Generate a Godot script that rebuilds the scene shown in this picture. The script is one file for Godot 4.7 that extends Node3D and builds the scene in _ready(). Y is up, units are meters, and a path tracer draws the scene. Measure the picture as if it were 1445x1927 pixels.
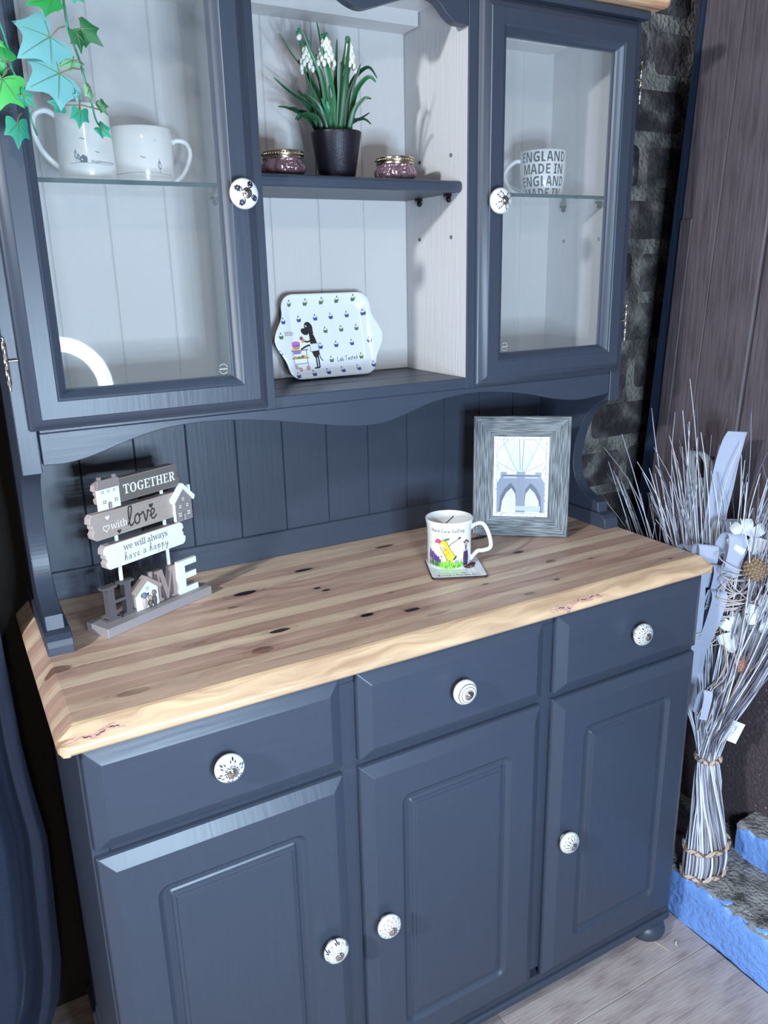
extends Node3D

# ---------------------------------------------------------------- mesh builder
class MB:
	var p := PackedVector3Array()
	var t := PackedVector2Array()
	var g := PackedInt32Array()
	var xf := Transform3D.IDENTITY
	var uvs := false
	func tri(a: Vector3, b: Vector3, c: Vector3, grp := -1, ua := Vector2.ZERO, ub := Vector2.ZERO, uc := Vector2.ZERO) -> void:
		if a.is_equal_approx(b) or b.is_equal_approx(c) or a.is_equal_approx(c):
			return
		p.append(xf * a); p.append(xf * c); p.append(xf * b)
		t.append(ua); t.append(uc); t.append(ub)
		g.append(grp)
	func quad(a: Vector3, b: Vector3, c: Vector3, d: Vector3, grp := -1, ua := Vector2.ZERO, ub := Vector2.ZERO, uc := Vector2.ZERO, ud := Vector2.ZERO) -> void:
		tri(a, b, c, grp, ua, ub, uc)
		tri(a, c, d, grp, ua, uc, ud)
	func mesh() -> ArrayMesh:
		var st := SurfaceTool.new()
		st.begin(Mesh.PRIMITIVE_TRIANGLES)
		for i in g.size():
			for k in 3:
				st.set_smooth_group(g[i])
				if uvs:
					st.set_uv(t[i * 3 + k])
				st.add_vertex(p[i * 3 + k])
		st.generate_normals()
		st.index()
		if uvs:
			st.generate_tangents()
		return st.commit()
	func cap(loop: PackedVector3Array, front := true, uvf = null) -> void:
		var c := Vector3.ZERO
		for q in loop:
			c += q
		c /= loop.size()
		for i in loop.size():
			var a := loop[i]
			var b := loop[(i + 1) % loop.size()]
			if not front:
				var s := a; a = b; b = s
			if uvf != null:
				tri(a, b, c, -1, uvf.call(a), uvf.call(b), uvf.call(c))
			else:
				tri(a, b, c)
	func loft(a: PackedVector3Array, b: PackedVector3Array, grp := -1, uvf = null) -> void:
		var n := a.size()
		for i in n:
			var j := (i + 1) % n
			if uvf != null:
				quad(a[i], a[j], b[j], b[i], grp, uvf.call(a[i]), uvf.call(a[j]), uvf.call(b[j]), uvf.call(b[i]))
			else:
				quad(a[i], a[j], b[j], b[i], grp)
	func box(a: Vector3, b: Vector3, bev := 0.001, uvf = null) -> void:
		var L := [[bev, a.z], [0.0, a.z + bev], [0.0, b.z - bev], [bev, b.z]]
		var loops := []
		for l in L:
			loops.append(MB.rr(a.x + l[0], a.y + l[0], b.x - l[0], b.y - l[0], bev, 1, l[1]))
		cap(loops[0], false, uvf)
		for k in 3:
			loft(loops[k], loops[k + 1], -1, uvf)
		cap(loops[3], true, uvf)
	# nested rounded rectangles: list of [inset, z, radius, smooth group of the strip that ends here]
	func rings(x0: float, y0: float, x1: float, y1: float, list: Array, n := 4, front := true, back := true) -> void:
		var prev := PackedVector3Array()
		for k in list.size():
			var l: Array = list[k]
			var lp := MB.rr(x0 + l[0], y0 + l[0], x1 - l[0], y1 - l[0], maxf(l[2], 0.0004), n, l[1])
			if k == 0:
				if back:
					cap(lp, false)
			else:
				loft(prev, lp, int(l[3]) if l.size() > 3 else -1)
			prev = lp
		if front:
			cap(prev, true)
	func prism(poly: PackedVector2Array, z0: float, z1: float, bev := 0.0, grp := -1, uvf = null) -> void:
		var q := poly
		if MB.area(q) < 0.0:
			q = poly.duplicate()
			q.reverse()
		var ins := MB.inset(q, bev) if bev > 0.0 else q
		var la := MB.lift(ins, z0)
		var lb := MB.lift(q, z0 + bev)
		var lc := MB.lift(q, z1 - bev)
		var ld := MB.lift(ins, z1)
		if bev > 0.0:
			loft(la, lb, -1, uvf)
			loft(lc, ld, -1, uvf)
		loft(lb, lc, grp, uvf)
		var idx := Geometry2D.triangulate_polygon(ins)
		for i in range(0, idx.size(), 3):
			var a := idx[i]
			var b := idx[i + 1]
			var c := idx[i + 2]
			if (ins[b] - ins[a]).cross(ins[c] - ins[a]) < 0.0:
				var s := b; b = c; c = s
			if uvf != null:
				tri(ld[a], ld[b], ld[c], -1, uvf.call(ld[a]), uvf.call(ld[b]), uvf.call(ld[c]))
				tri(la[a], la[c], la[b], -1, uvf.call(la[a]), uvf.call(la[c]), uvf.call(la[b]))
			else:
				tri(ld[a], ld[b], ld[c])
				tri(la[a], la[c], la[b])
	# profile of Vector2(radius, height) turned about y; mode 0 wraps the texture round, 1 looks at it from above
	func lathe(prof: Array, n := 48, grp := 1, v0 := 0.0, v1 := 1.0, planar := 0.0, lobes := 0, lobe_amp := 0.0) -> void:
		for i in n:
			for j in prof.size() - 1:
				var q := []
				var w := []
				for ij in [[i, j], [i + 1, j], [i + 1, j + 1], [i, j + 1]]:
					var th: float = TAU * (float(ij[0]) / n - 0.5)
					var pr: Vector2 = prof[ij[1]]
					var r := pr.x
					if lobes > 0:
						r *= 1.0 + lobe_amp * absf(cos(th * lobes * 0.5))
					var v := Vector3(r * sin(th), pr.y, r * cos(th))
					q.append(v)
					if planar > 0.0:
						w.append(Vector2(0.5 + v.x / planar * 0.5, 0.5 + v.z / planar * 0.5))
					else:
						w.append(Vector2(float(ij[0]) / n, 1.0 - (pr.y - v0) / (v1 - v0)))
				quad(q[0], q[1], q[2], q[3], grp, w[0], w[1], w[2], w[3])
	func tube(pts: PackedVector3Array, r0: float, r1: float, n := 6, grp := 1, squash := 1.0, closed := false) -> void:
		var m := pts.size()
		var loops := []
		var up := Vector3.UP
		for i in m:
			var d: Vector3
			if closed:
				d = (pts[(i + 1) % m] - pts[(i + m - 1) % m]).normalized()
			else:
				d = (pts[mini(i + 1, m - 1)] - pts[maxi(i - 1, 0)]).normalized()
			if i == 0:
				up = Vector3.FORWARD if absf(d.y) > 0.9 else Vector3.UP
			var s := d.cross(up).normalized()
			up = s.cross(d).normalized()
			var r := lerpf(r0, r1, float(i) / maxi(m - 1, 1))
			var lp := PackedVector3Array()
			for k in n:
				var a := TAU * k / n
				lp.append(pts[i] + s * (cos(a) * r) - up * (sin(a) * r * squash))
			loops.append(lp)
		for i in m - 1:
			loft(loops[i + 1], loops[i], grp)
		if closed:
			loft(loops[0], loops[m - 1], grp)
		else:
			cap(loops[0], true)
			cap(loops[m - 1], false)
	# flat strip with a thickness, swept along pts; side gives its width direction
	func strip(pts: PackedVector3Array, side: PackedVector3Array, th: float, grp := 1) -> void:
		var prev := []
		for i in pts.size():
			var d := (pts[mini(i + 1, pts.size() - 1)] - pts[maxi(i - 1, 0)]).normalized()
			var nn := side[i].cross(d).normalized() * th * 0.5
			var cur := [pts[i] - side[i] + nn, pts[i] + side[i] + nn, pts[i] + side[i] - nn, pts[i] - side[i] - nn]
			if i > 0:
				for k in 4:
					var k2 := (k + 1) % 4
					quad(prev[k2], prev[k], cur[k], cur[k2], grp + k)
			else:
				quad(cur[0], cur[1], cur[2], cur[3])
			prev = cur
		quad(prev[3], prev[2], prev[1], prev[0])
	func ball(c: Vector3, r: Vector3, n := 10, m := 6, grp := 1) -> void:
		for i in n:
			for j in m:
				var q := []
				for ij in [[i, j], [i + 1, j], [i + 1, j + 1], [i, j + 1]]:
					var th: float = TAU * ij[0] / n
					var ph: float = PI * (float(ij[1]) / m - 0.5)
					q.append(c + Vector3(sin(th) * cos(ph), sin(ph), cos(th) * cos(ph)) * r)
				quad(q[0], q[1], q[2], q[3], grp)
	static func rr(x0: float, y0: float, x1: float, y1: float, r: float, n: int, z: float) -> PackedVector3Array:
		var o := PackedVector3Array()
		r = minf(r, minf(x1 - x0, y1 - y0) * 0.499)
		if r <= 0.0 or n <= 0:
			return PackedVector3Array([Vector3(x0, y0, z), Vector3(x1, y0, z), Vector3(x1, y1, z), Vector3(x0, y1, z)])
		var cs := [Vector2(x1 - r, y1 - r), Vector2(x0 + r, y1 - r), Vector2(x0 + r, y0 + r), Vector2(x1 - r, y0 + r)]
		for k in 4:
			for i in n + 1:
				var a := PI * 0.5 * (k + float(i) / n)
				o.append(Vector3(cs[k].x + r * cos(a), cs[k].y + r * sin(a), z))
		return o
	static func area(q: PackedVector2Array) -> float:
		var s := 0.0
		for i in q.size():
			s += q[i].cross(q[(i + 1) % q.size()])
		return s
	static func lift(q: PackedVector2Array, z: float) -> PackedVector3Array:
		var o := PackedVector3Array()
		for v in q:
			o.append(Vector3(v.x, v.y, z))
		return o
	static func inset(q: PackedVector2Array, d: float) -> PackedVector2Array:
		var o := PackedVector2Array()
		var n := q.size()
		for i in n:
			var e1 := (q[i] - q[(i + n - 1) % n]).normalized()
			var e2 := (q[(i + 1) % n] - q[i]).normalized()
			var n1 := Vector2(-e1.y, e1.x)
			var n2 := Vector2(-e2.y, e2.x)
			var b := (n1 + n2).normalized()
			o.append(q[i] + b * (d / maxf(b.dot(n1), 0.4)))
		return o

# ---------------------------------------------------------------- drawing of flat print
class Cv:
	var img: Image
	var s := 2
	var w := 0
	var h := 0
	func _init(ww: int, hh: int, col: Color, ss := 2) -> void:
		s = ss; w = ww; h = hh
		img = Image.create(ww * ss, hh * ss, false, Image.FORMAT_RGBA8)
		img.fill(col)
	func poly(pts: PackedVector2Array, col: Color) -> void:
		var y0 := 1e9
		var y1 := -1e9
		for v in pts:
			y0 = minf(y0, v.y * s); y1 = maxf(y1, v.y * s)
		var n := pts.size()
		for y in range(maxi(int(floor(y0)), 0), mini(int(ceil(y1)), h * s - 1) + 1):
			var yc := y + 0.5
			var xs := PackedFloat32Array()
			for i in n:
				var a := pts[i] * s
				var b := pts[(i + 1) % n] * s
				if (a.y <= yc) != (b.y <= yc):
					xs.append(a.x + (yc - a.y) * (b.x - a.x) / (b.y - a.y))
			xs.sort()
			for k in range(0, xs.size() - 1, 2):
				var xa := maxi(int(round(xs[k])), 0)
				var xb := mini(int(round(xs[k + 1])), w * s)
				if xb > xa:
					img.fill_rect(Rect2i(xa, y, xb - xa, 1), col)
	func ell(c: Vector2, rx: float, ry: float, rot: float, col: Color, n := 20) -> void:
		var q := PackedVector2Array()
		for i in n:
			q.append(c + Vector2(cos(TAU * i / n) * rx, sin(TAU * i / n) * ry).rotated(rot))
		poly(q, col)
	func line(pts: PackedVector2Array, wd: float, col: Color, round_ends := true) -> void:
		for i in pts.size() - 1:
			var d := (pts[i + 1] - pts[i]).normalized()
			var nn := Vector2(-d.y, d.x) * wd * 0.5
			poly(PackedVector2Array([pts[i] + nn, pts[i + 1] + nn, pts[i + 1] - nn, pts[i] - nn]), col)
		if round_ends and wd * s > 2.0:
			for v in pts:
				ell(v, wd * 0.5, wd * 0.5, 0.0, col, 8)
	func smooth(pts: PackedVector2Array, k := 5) -> PackedVector2Array:
		var o := PackedVector2Array()
		for i in pts.size() - 1:
			var a := pts[maxi(i - 1, 0)]
			var d := pts[mini(i + 2, pts.size() - 1)]
			for j in k:
				o.append(pts[i].cubic_interpolate(pts[i + 1], a, d, float(j) / k))
		o.append(pts[pts.size() - 1])
		return o
	func text(str_: String, at: Vector2, size: float, col: Color, font: String, bold := false, rot := 0.0, stretch := 1.0) -> void:
		var sf := SystemFont.new()
		sf.font_names = PackedStringArray([font])
		if bold:
			sf.font_weight = 700
		var tm := TextMesh.new()
		tm.text = str_
		tm.font = sf
		tm.font_size = 64
		tm.pixel_size = 1.0
		tm.depth = 0.0
		tm.curve_step = 2.0
		var ar := tm.get_mesh_arrays()
		var vs: PackedVector3Array = ar[Mesh.ARRAY_VERTEX]
		var ix = ar[Mesh.ARRAY_INDEX]
		var idx := PackedInt32Array(range(vs.size())) if ix == null else PackedInt32Array(ix)
		var k := size / 64.0
		for i in range(0, idx.size() - 2, 3):
			var q := PackedVector2Array()
			for j in 3:
				var v := vs[idx[i + j]]
				q.append(at + Vector2(v.x * k * stretch, -v.y * k).rotated(rot))
			poly(q, col)
	# monoline handwriting; glyphs as strokes in a box one unit high
	func hand(str_: String, at: Vector2, size: float, wd: float, col: Color, rot := 0.0, table := {}, gap := 0.16) -> float:
		var x := 0.0
		for ch in str_:
			if ch == " " or not table.has(ch):
				x += 0.38
				continue
			var wmax := 0.0
			for stroke in table[ch]:
				var q := PackedVector2Array()
				for i in range(0, stroke.size(), 2):
					wmax = maxf(wmax, stroke[i])
					q.append(at + Vector2((x + stroke[i]) * size, -stroke[i + 1] * size).rotated(rot))
				line(smooth(q) if q.size() > 2 else q, wd, col)
			x += wmax + gap
		return x * size
	func hand_width(str_: String, table: Dictionary, gap: float) -> float:
		var x := 0.0
		for ch in str_:
			if not table.has(ch):
				x += 0.38
				continue
			var wmax := 0.0
			for stroke in table[ch]:
				for i in range(0, stroke.size(), 2):
					wmax = maxf(wmax, stroke[i])
			x += wmax + gap
		return x
	func tex() -> ImageTexture:
		if s > 1:
			img.resize(w, h, Image.INTERPOLATE_BILINEAR if s == 2 else Image.INTERPOLATE_TRILINEAR)
		img.generate_mipmaps()
		return ImageTexture.create_from_image(img)

# handwriting strokes
var PRINT := {
	"H": [[0, 1, 0, 0], [.5, 1, .48, 0], [0, .5, .5, .52]], "a": [[.38, .45, .2, .5, .05, .28, .15, .03, .33, .12, .4, .48], [.4, .48, .42, 0]],
	"r": [[.05, .5, .06, 0], [.06, .3, .18, .48, .32, .45]], "d": [[.36, .4, .2, .48, .05, .25, .15, .03, .36, .12], [.38, 1, .38, 0]],
	"C": [[.5, .85, .3, 1, .05, .7, .05, .25, .28, 0, .52, .12]], "o": [[.2, .5, .04, .28, .18, 0, .36, .25, .2, .5]], "e": [[.04, .26, .36, .3, .3, .48, .12, .46, .04, .2, .18, 0, .38, .08]],
	"G": [[.5, .88, .28, 1, .04, .65, .06, .2, .3, 0, .5, .15, .5, .42, .3, .42]], "l": [[.06, 1, .06, .05, .14, 0]], "f": [[.36, .95, .22, 1, .16, .7, .14, -.3], [.02, .48, .32, .5]],
	"i": [[.06, .5, .07, 0], [.07, .72, .08, .76]], "n": [[.05, .5, .06, 0], [.06, .32, .2, .5, .32, .4, .34, 0]], "g": [[.36, .42, .2, .5, .05, .28, .16, .05, .34, .15, .38, .48], [.38, .48, .36, -.25, .18, -.4, .04, -.28]],
	"L": [[.05, 1, .04, .02, .42, .04]], "b": [[.05, 1, .05, 0], [.05, .3, .2, .48, .38, .3, .28, .02, .06, .06]], "T": [[.28, 1, .25, 0], [0, .95, .6, 1]],
	"s": [[.3, .46, .12, .5, .08, .34, .28, .18, .2, 0, .02, .05]], "t": [[.14, .85, .12, .1, .24, 0], [0, .55, .32, .58]], "B": [[.05, 1, .05, 0], [.05, 1, .36, .9, .3, .58, .06, .52, .4, .4, .36, .08, .05, 0]],
	"u": [[.05, .5, .06, .1, .2, 0, .34, .15], [.36, .5, .37, 0]], "v": [[.02, .5, .18, 0, .34, .5]], "h": [[.05, 1, .05, 0], [.05, .3, .2, .5, .32, .38, .34, 0]], "p": [[.05, .5, .05, -.4], [.05, .3, .2, .5, .36, .3, .2, .02, .06, .08]]}
var SCRIPT := {
	"l": [[0, .1, .2, .45, .32, .88, .22, 1.0, .12, .8, .1, .2, .2, 0, .36, .12]], "o": [[.3, .48, .12, .42, .05, .18, .16, .01, .33, .1, .36, .32, .28, .5, .34, .4, .48, .42]],
	"v": [[0, .42, .1, .5, .17, .3, .22, 0, .36, .3, .4, .5, .5, .42]], "e": [[0, .2, .22, .26, .3, .42, .18, .5, .07, .35, .08, .1, .2, 0, .4, .14]],
	"h": [[0, .1, .2, .55, .3, .95, .2, 1, .12, .7, .08, 0], [.08, .1, .2, .42, .32, .46, .34, .3, .34, .06, .46, .06]], "a": [[.36, .44, .2, .5, .05, .28, .1, .03, .25, .1, .37, .46], [.37, .46, .37, .1, .5, .08]],
	"p": [[0, .2, .12, .48, .08, -.45], [.1, .2, .22, .46, .36, .4, .34, .12, .16, .03], [.16, .03, .48, .14]], "y": [[0, .45, .08, .12, .22, .08, .36, .45], [.36, .45, .28, -.2, .14, -.45, .06, -.3, .5, .16]]}

# ---------------------------------------------------------------- naming
var used := {}
func numbered(n: String) -> String:
	if not used.has(n):
		used[n] = 0
		return n
	used[n] += 1
	return "%s_%03d" % [n, used[n]]
func thing(called: String, label: String, category: String, at := Vector3.ZERO, turn := 0.0, group := "") -> Node3D:
	var o := Node3D.new()
	o.name = numbered(called)
	add_child(o)
	o.position = at
	o.rotation.y = turn
	tag(o, label, category, group)
	return o
func tag(o: Node, label: String, category: String, group := "") -> void:
	o.set_meta("label", label)
	o.set_meta("category", category)
	if group != "":
		o.set_meta("group", group)
func obj(called: String, m, material: Material, parent: Node = null) -> MeshInstance3D:
	var o := MeshInstance3D.new()
	o.mesh = m.mesh() if m is MB else m
	o.material_override = material
	if parent == null:
		o.name = numbered(called)
		add_child(o)
	else:
		o.name = called
		parent.add_child(o, true)
	return o
func struct(called: String, m, material: Material) -> MeshInstance3D:
	var o := obj(called, m, material)
	o.set_meta("kind", "structure")
	return o

# ---------------------------------------------------------------- materials
func noise_img(w: int, h: int, freq: float, sd: int, oct := 4, sx := 1, sy := 1) -> Image:
	var f := FastNoiseLite.new()
	f.seed = sd
	f.frequency = freq
	f.noise_type = FastNoiseLite.TYPE_SIMPLEX_SMOOTH
	f.fractal_octaves = oct
	var im := f.get_seamless_image(w / sx, h / sy, false, false, 0.12)
	if sx > 1 or sy > 1:
		im.resize(w, h, Image.INTERPOLATE_CUBIC)
	return im
func mix_img(a: Image, b: Image, k: float) -> Image:
	var x := a.duplicate()
	x.convert(Image.FORMAT_L8)
	var y := b.duplicate()
	y.convert(Image.FORMAT_L8)
	var d: PackedByteArray = x.get_data()
	var e: PackedByteArray = y.get_data()
	for i in d.size():
		d[i] = clampi(int(128 + (d[i] - 128) * (1.0 - k) + (e[i] - 128) * k), 0, 255)
	return Image.create_from_data(x.get_width(), x.get_height(), false, Image.FORMAT_L8, d)
func ramp_tex(im: Image, cols: Array, at: Array) -> ImageTexture:
	var gr := Gradient.new()
	gr.offsets = PackedFloat32Array(at)
	gr.colors = PackedColorArray(cols)
	var lut := []
	for i in 256:
		lut.append(gr.sample(i / 255.0))
	var src := im.duplicate()
	src.convert(Image.FORMAT_L8)
	var d: PackedByteArray = src.get_data()
	var n: int = src.get_width() * src.get_height()
	var o := PackedByteArray()
	o.resize(n * 3)
	for i in n:
		var c: Color = lut[d[i]]
		o[i * 3] = c.r8; o[i * 3 + 1] = c.g8; o[i * 3 + 2] = c.b8
	var r := Image.create_from_data(src.get_width(), src.get_height(), false, Image.FORMAT_RGB8, o)
	r.generate_mipmaps()
	return ImageTexture.create_from_image(r)
func bump_tex(im: Image, k: float) -> ImageTexture:
	var b := im.duplicate()
	b.convert(Image.FORMAT_RGBA8)
	b.bump_map_to_normal_map(k)
	b.generate_mipmaps()
	return ImageTexture.create_from_image(b)
func mat(c: Color, rough := 0.6, metal := 0.0) -> StandardMaterial3D:
	var m := StandardMaterial3D.new()
	m.albedo_color = c
	m.roughness = rough
	m.metallic = metal
	return m
func tri_mat(c: Color, rough: float, alb: Texture2D, nrm: Texture2D, scale: Vector3, nk := 1.0, world := true) -> StandardMaterial3D:
	var m := mat(c, rough)
	m.uv1_triplanar = true
	m.uv1_world_triplanar = world
	m.uv1_scale = scale
	if alb:
		m.albedo_texture = alb
	if nrm:
		m.normal_enabled = true
		m.normal_texture = nrm
		m.normal_scale = nk
	return m
func tex_mat(t: Texture2D, rough := 0.3) -> StandardMaterial3D:
	var m := mat(Color.WHITE, rough)
	m.albedo_texture = t
	return m

var M := {}
func make_materials() -> void:
	var across := noise_img(512, 512, 0.02, 3, 5, 8, 1)
	across.resize(512, 512)
	var brush_h := noise_img(512, 512, 0.09, 11, 4, 16, 1)
	var brush_v := noise_img(512, 512, 0.09, 12, 4, 1, 16)
	var blotch := noise_img(512, 512, 0.012, 13, 5)
	var fine := noise_img(512, 512, 0.09, 14, 4)
	var g := [Color(0.975, 0.975, 0.98), Color(1, 1, 1)]
	var nh := bump_tex(brush_h, 5.0)
	var nv := bump_tex(brush_v, 5.0)
	var th := ramp_tex(brush_h, g, [0.25, 0.75])
	var tv := ramp_tex(brush_v, g, [0.25, 0.75])
	var navy := Color(0.230, 0.259, 0.318)
	M.paint_h = tri_mat(navy, 0.40, th, nh, Vector3(2.2, 2.2, 2.2), 0.035)
	M.paint_v = tri_mat(navy, 0.40, tv, nv, Vector3(2.2, 2.2, 2.2), 0.035)
	M.inner = tri_mat(Color(0.80, 0.785, 0.785), 0.7, null, nv, Vector3(2, 2, 2), 0.08)
	M.metal = mat(Color(0.86, 0.84, 0.80), 0.18, 1.0)
	M.dark_metal = mat(Color(0.12, 0.1, 0.1), 0.4, 0.6)
	M.glass = mat(Color(0.93, 0.98, 1.0, 0.06), 0.02)
	M.glass.transparency = BaseMaterial3D.TRANSPARENCY_ALPHA
	M.glass_edge = mat(Color(0.02, 0.21, 0.24), 0.1)
	M.white = mat(Color(0.93, 0.93, 0.93), 0.15)
	M.white.clearcoat_enabled = true
	M.matte_white = mat(Color(0.92, 0.92, 0.92), 0.6)
	M.bone = mat(Color(0.86, 0.86, 0.88), 0.55)
	var pn := noise_img(1024, 512, 0.03, 21, 5, 16, 1)
	M.pine = tri_mat(Color.WHITE, 0.45, ramp_tex(pn, [Color(0.72, 0.5, 0.38), Color(0.9, 0.73, 0.58), Color(0.93, 0.8, 0.66)], [0.2, 0.5, 0.8]), bump_tex(pn, 2.0), Vector3(2, 4, 4), 0.3)
	# brick, mortar, plank, plaster
	var soot := noise_img(512, 512, 0.014, 31, 6)
	M.brick = []
	for k in 3:
		M.brick.append(tri_mat(Color.WHITE, 0.9, ramp_tex(noise_img(512, 512, 0.013, 40 + k, 6), [Color(0.20, 0.18, 0.20), Color(0.30, 0.28, 0.295), Color(0.52, 0.51, 0.50)], [0.3, 0.54, 0.85]), bump_tex(fine, 5.0), Vector3(1.5, 1.5, 1.5), 0.6))
	M.mortar = tri_mat(Color.WHITE, 0.95, ramp_tex(soot, [Color(0.34, 0.325, 0.33), Color(0.49, 0.485, 0.475), Color(0.56, 0.555, 0.53)], [0.3, 0.55, 0.8]), bump_tex(fine, 6.0), Vector3(1.6, 1.6, 1.6), 0.8)
	var gp := noise_img(512, 512, 0.03, 51, 5, 1, 16)
	M.plank = []
	for k in 3:
		var gpk := mix_img(noise_img(512, 512, 0.09, 52 + k, 4, 1, 20), noise_img(512, 512, 0.02, 56 + k, 5, 1, 3), 0.5)
		M.plank.append(tri_mat(Color.WHITE, 0.62, ramp_tex(gpk, [Color(0.31, 0.27, 0.295), Color(0.355, 0.315, 0.34), Color(0.38, 0.34, 0.37)], [0.22, 0.5, 0.8]), bump_tex(gpk, 5.0), Vector3(2.2, 2.2, 2.2), 0.5))
	var fl := noise_img(512, 512, 0.07, 61, 3)
	M.plaster = tri_mat(Color.WHITE, 0.8, ramp_tex(fl, [Color(0.27, 0.235, 0.255), Color(0.31, 0.265, 0.29), Color(0.32, 0.28, 0.30), Color(0.72, 0.72, 0.75)], [0.0, 0.5, 0.84, 0.88]), bump_tex(fine, 4.0), Vector3(2.4, 2.4, 2.4), 0.5)
	M.blue = tri_mat(Color(0.47, 0.63, 0.90), 0.34, null, bump_tex(noise_img(512, 512, 0.03, 71, 5), 7.0), Vector3(3, 3, 3), 0.7)
	M.concrete = tri_mat(Color.WHITE, 0.95, ramp_tex(noise_img(512, 512, 0.012, 72, 6), [Color(0.22, 0.21, 0.215), Color(0.50, 0.49, 0.49), Color(0.62, 0.61, 0.60)], [0.15, 0.36, 0.8]), bump_tex(fine, 8.0), Vector3(2.2, 2.2, 2.2), 0.8)
	M.post = tri_mat(Color(0.10, 0.165, 0.255), 0.6, null, nv, Vector3(2, 2, 2), 0.3)
	M.floor = []
	for k in 4:
		var fk := mix_img(noise_img(512, 512, 0.16, 81 + k, 3, 16, 1), noise_img(512, 512, 0.02, 86 + k, 6, 3, 1), 0.62)
		var b: float = [0.0, 0.05, -0.05, 0.03][k]
		M.floor.append(tri_mat(Color.WHITE, 0.5, ramp_tex(fk, [Color(0.52 + b, 0.46 + b, 0.455 + b), Color(0.62 + b, 0.56 + b, 0.55 + b), Color(0.66 + b, 0.61 + b, 0.595 + b)], [0.2, 0.5, 0.8]), bump_tex(fk, 3.0), Vector3(2.4, 2.4, 2.4), 0.4))
	M.wall = mat(Color(0.2, 0.19, 0.2), 0.9)
	M.ceiling = mat(Color(0.3, 0.29, 0.29), 0.9)
	var cl := noise_img(256, 256, 0.2, 91, 2)
	M.velvet = tri_mat(Color(0.09, 0.145, 0.255), 0.75, ramp_tex(cl, [Color(0.8, 0.8, 0.8), Color.WHITE], [0.3, 0.7]), bump_tex(cl, 3.0), Vector3(8, 8, 8), 0.4)
	M.velvet.rim_enabled = true
	M.velvet.rim = 0.6
	M.velvet.cull_mode = BaseMaterial3D.CULL_DISABLED

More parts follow.
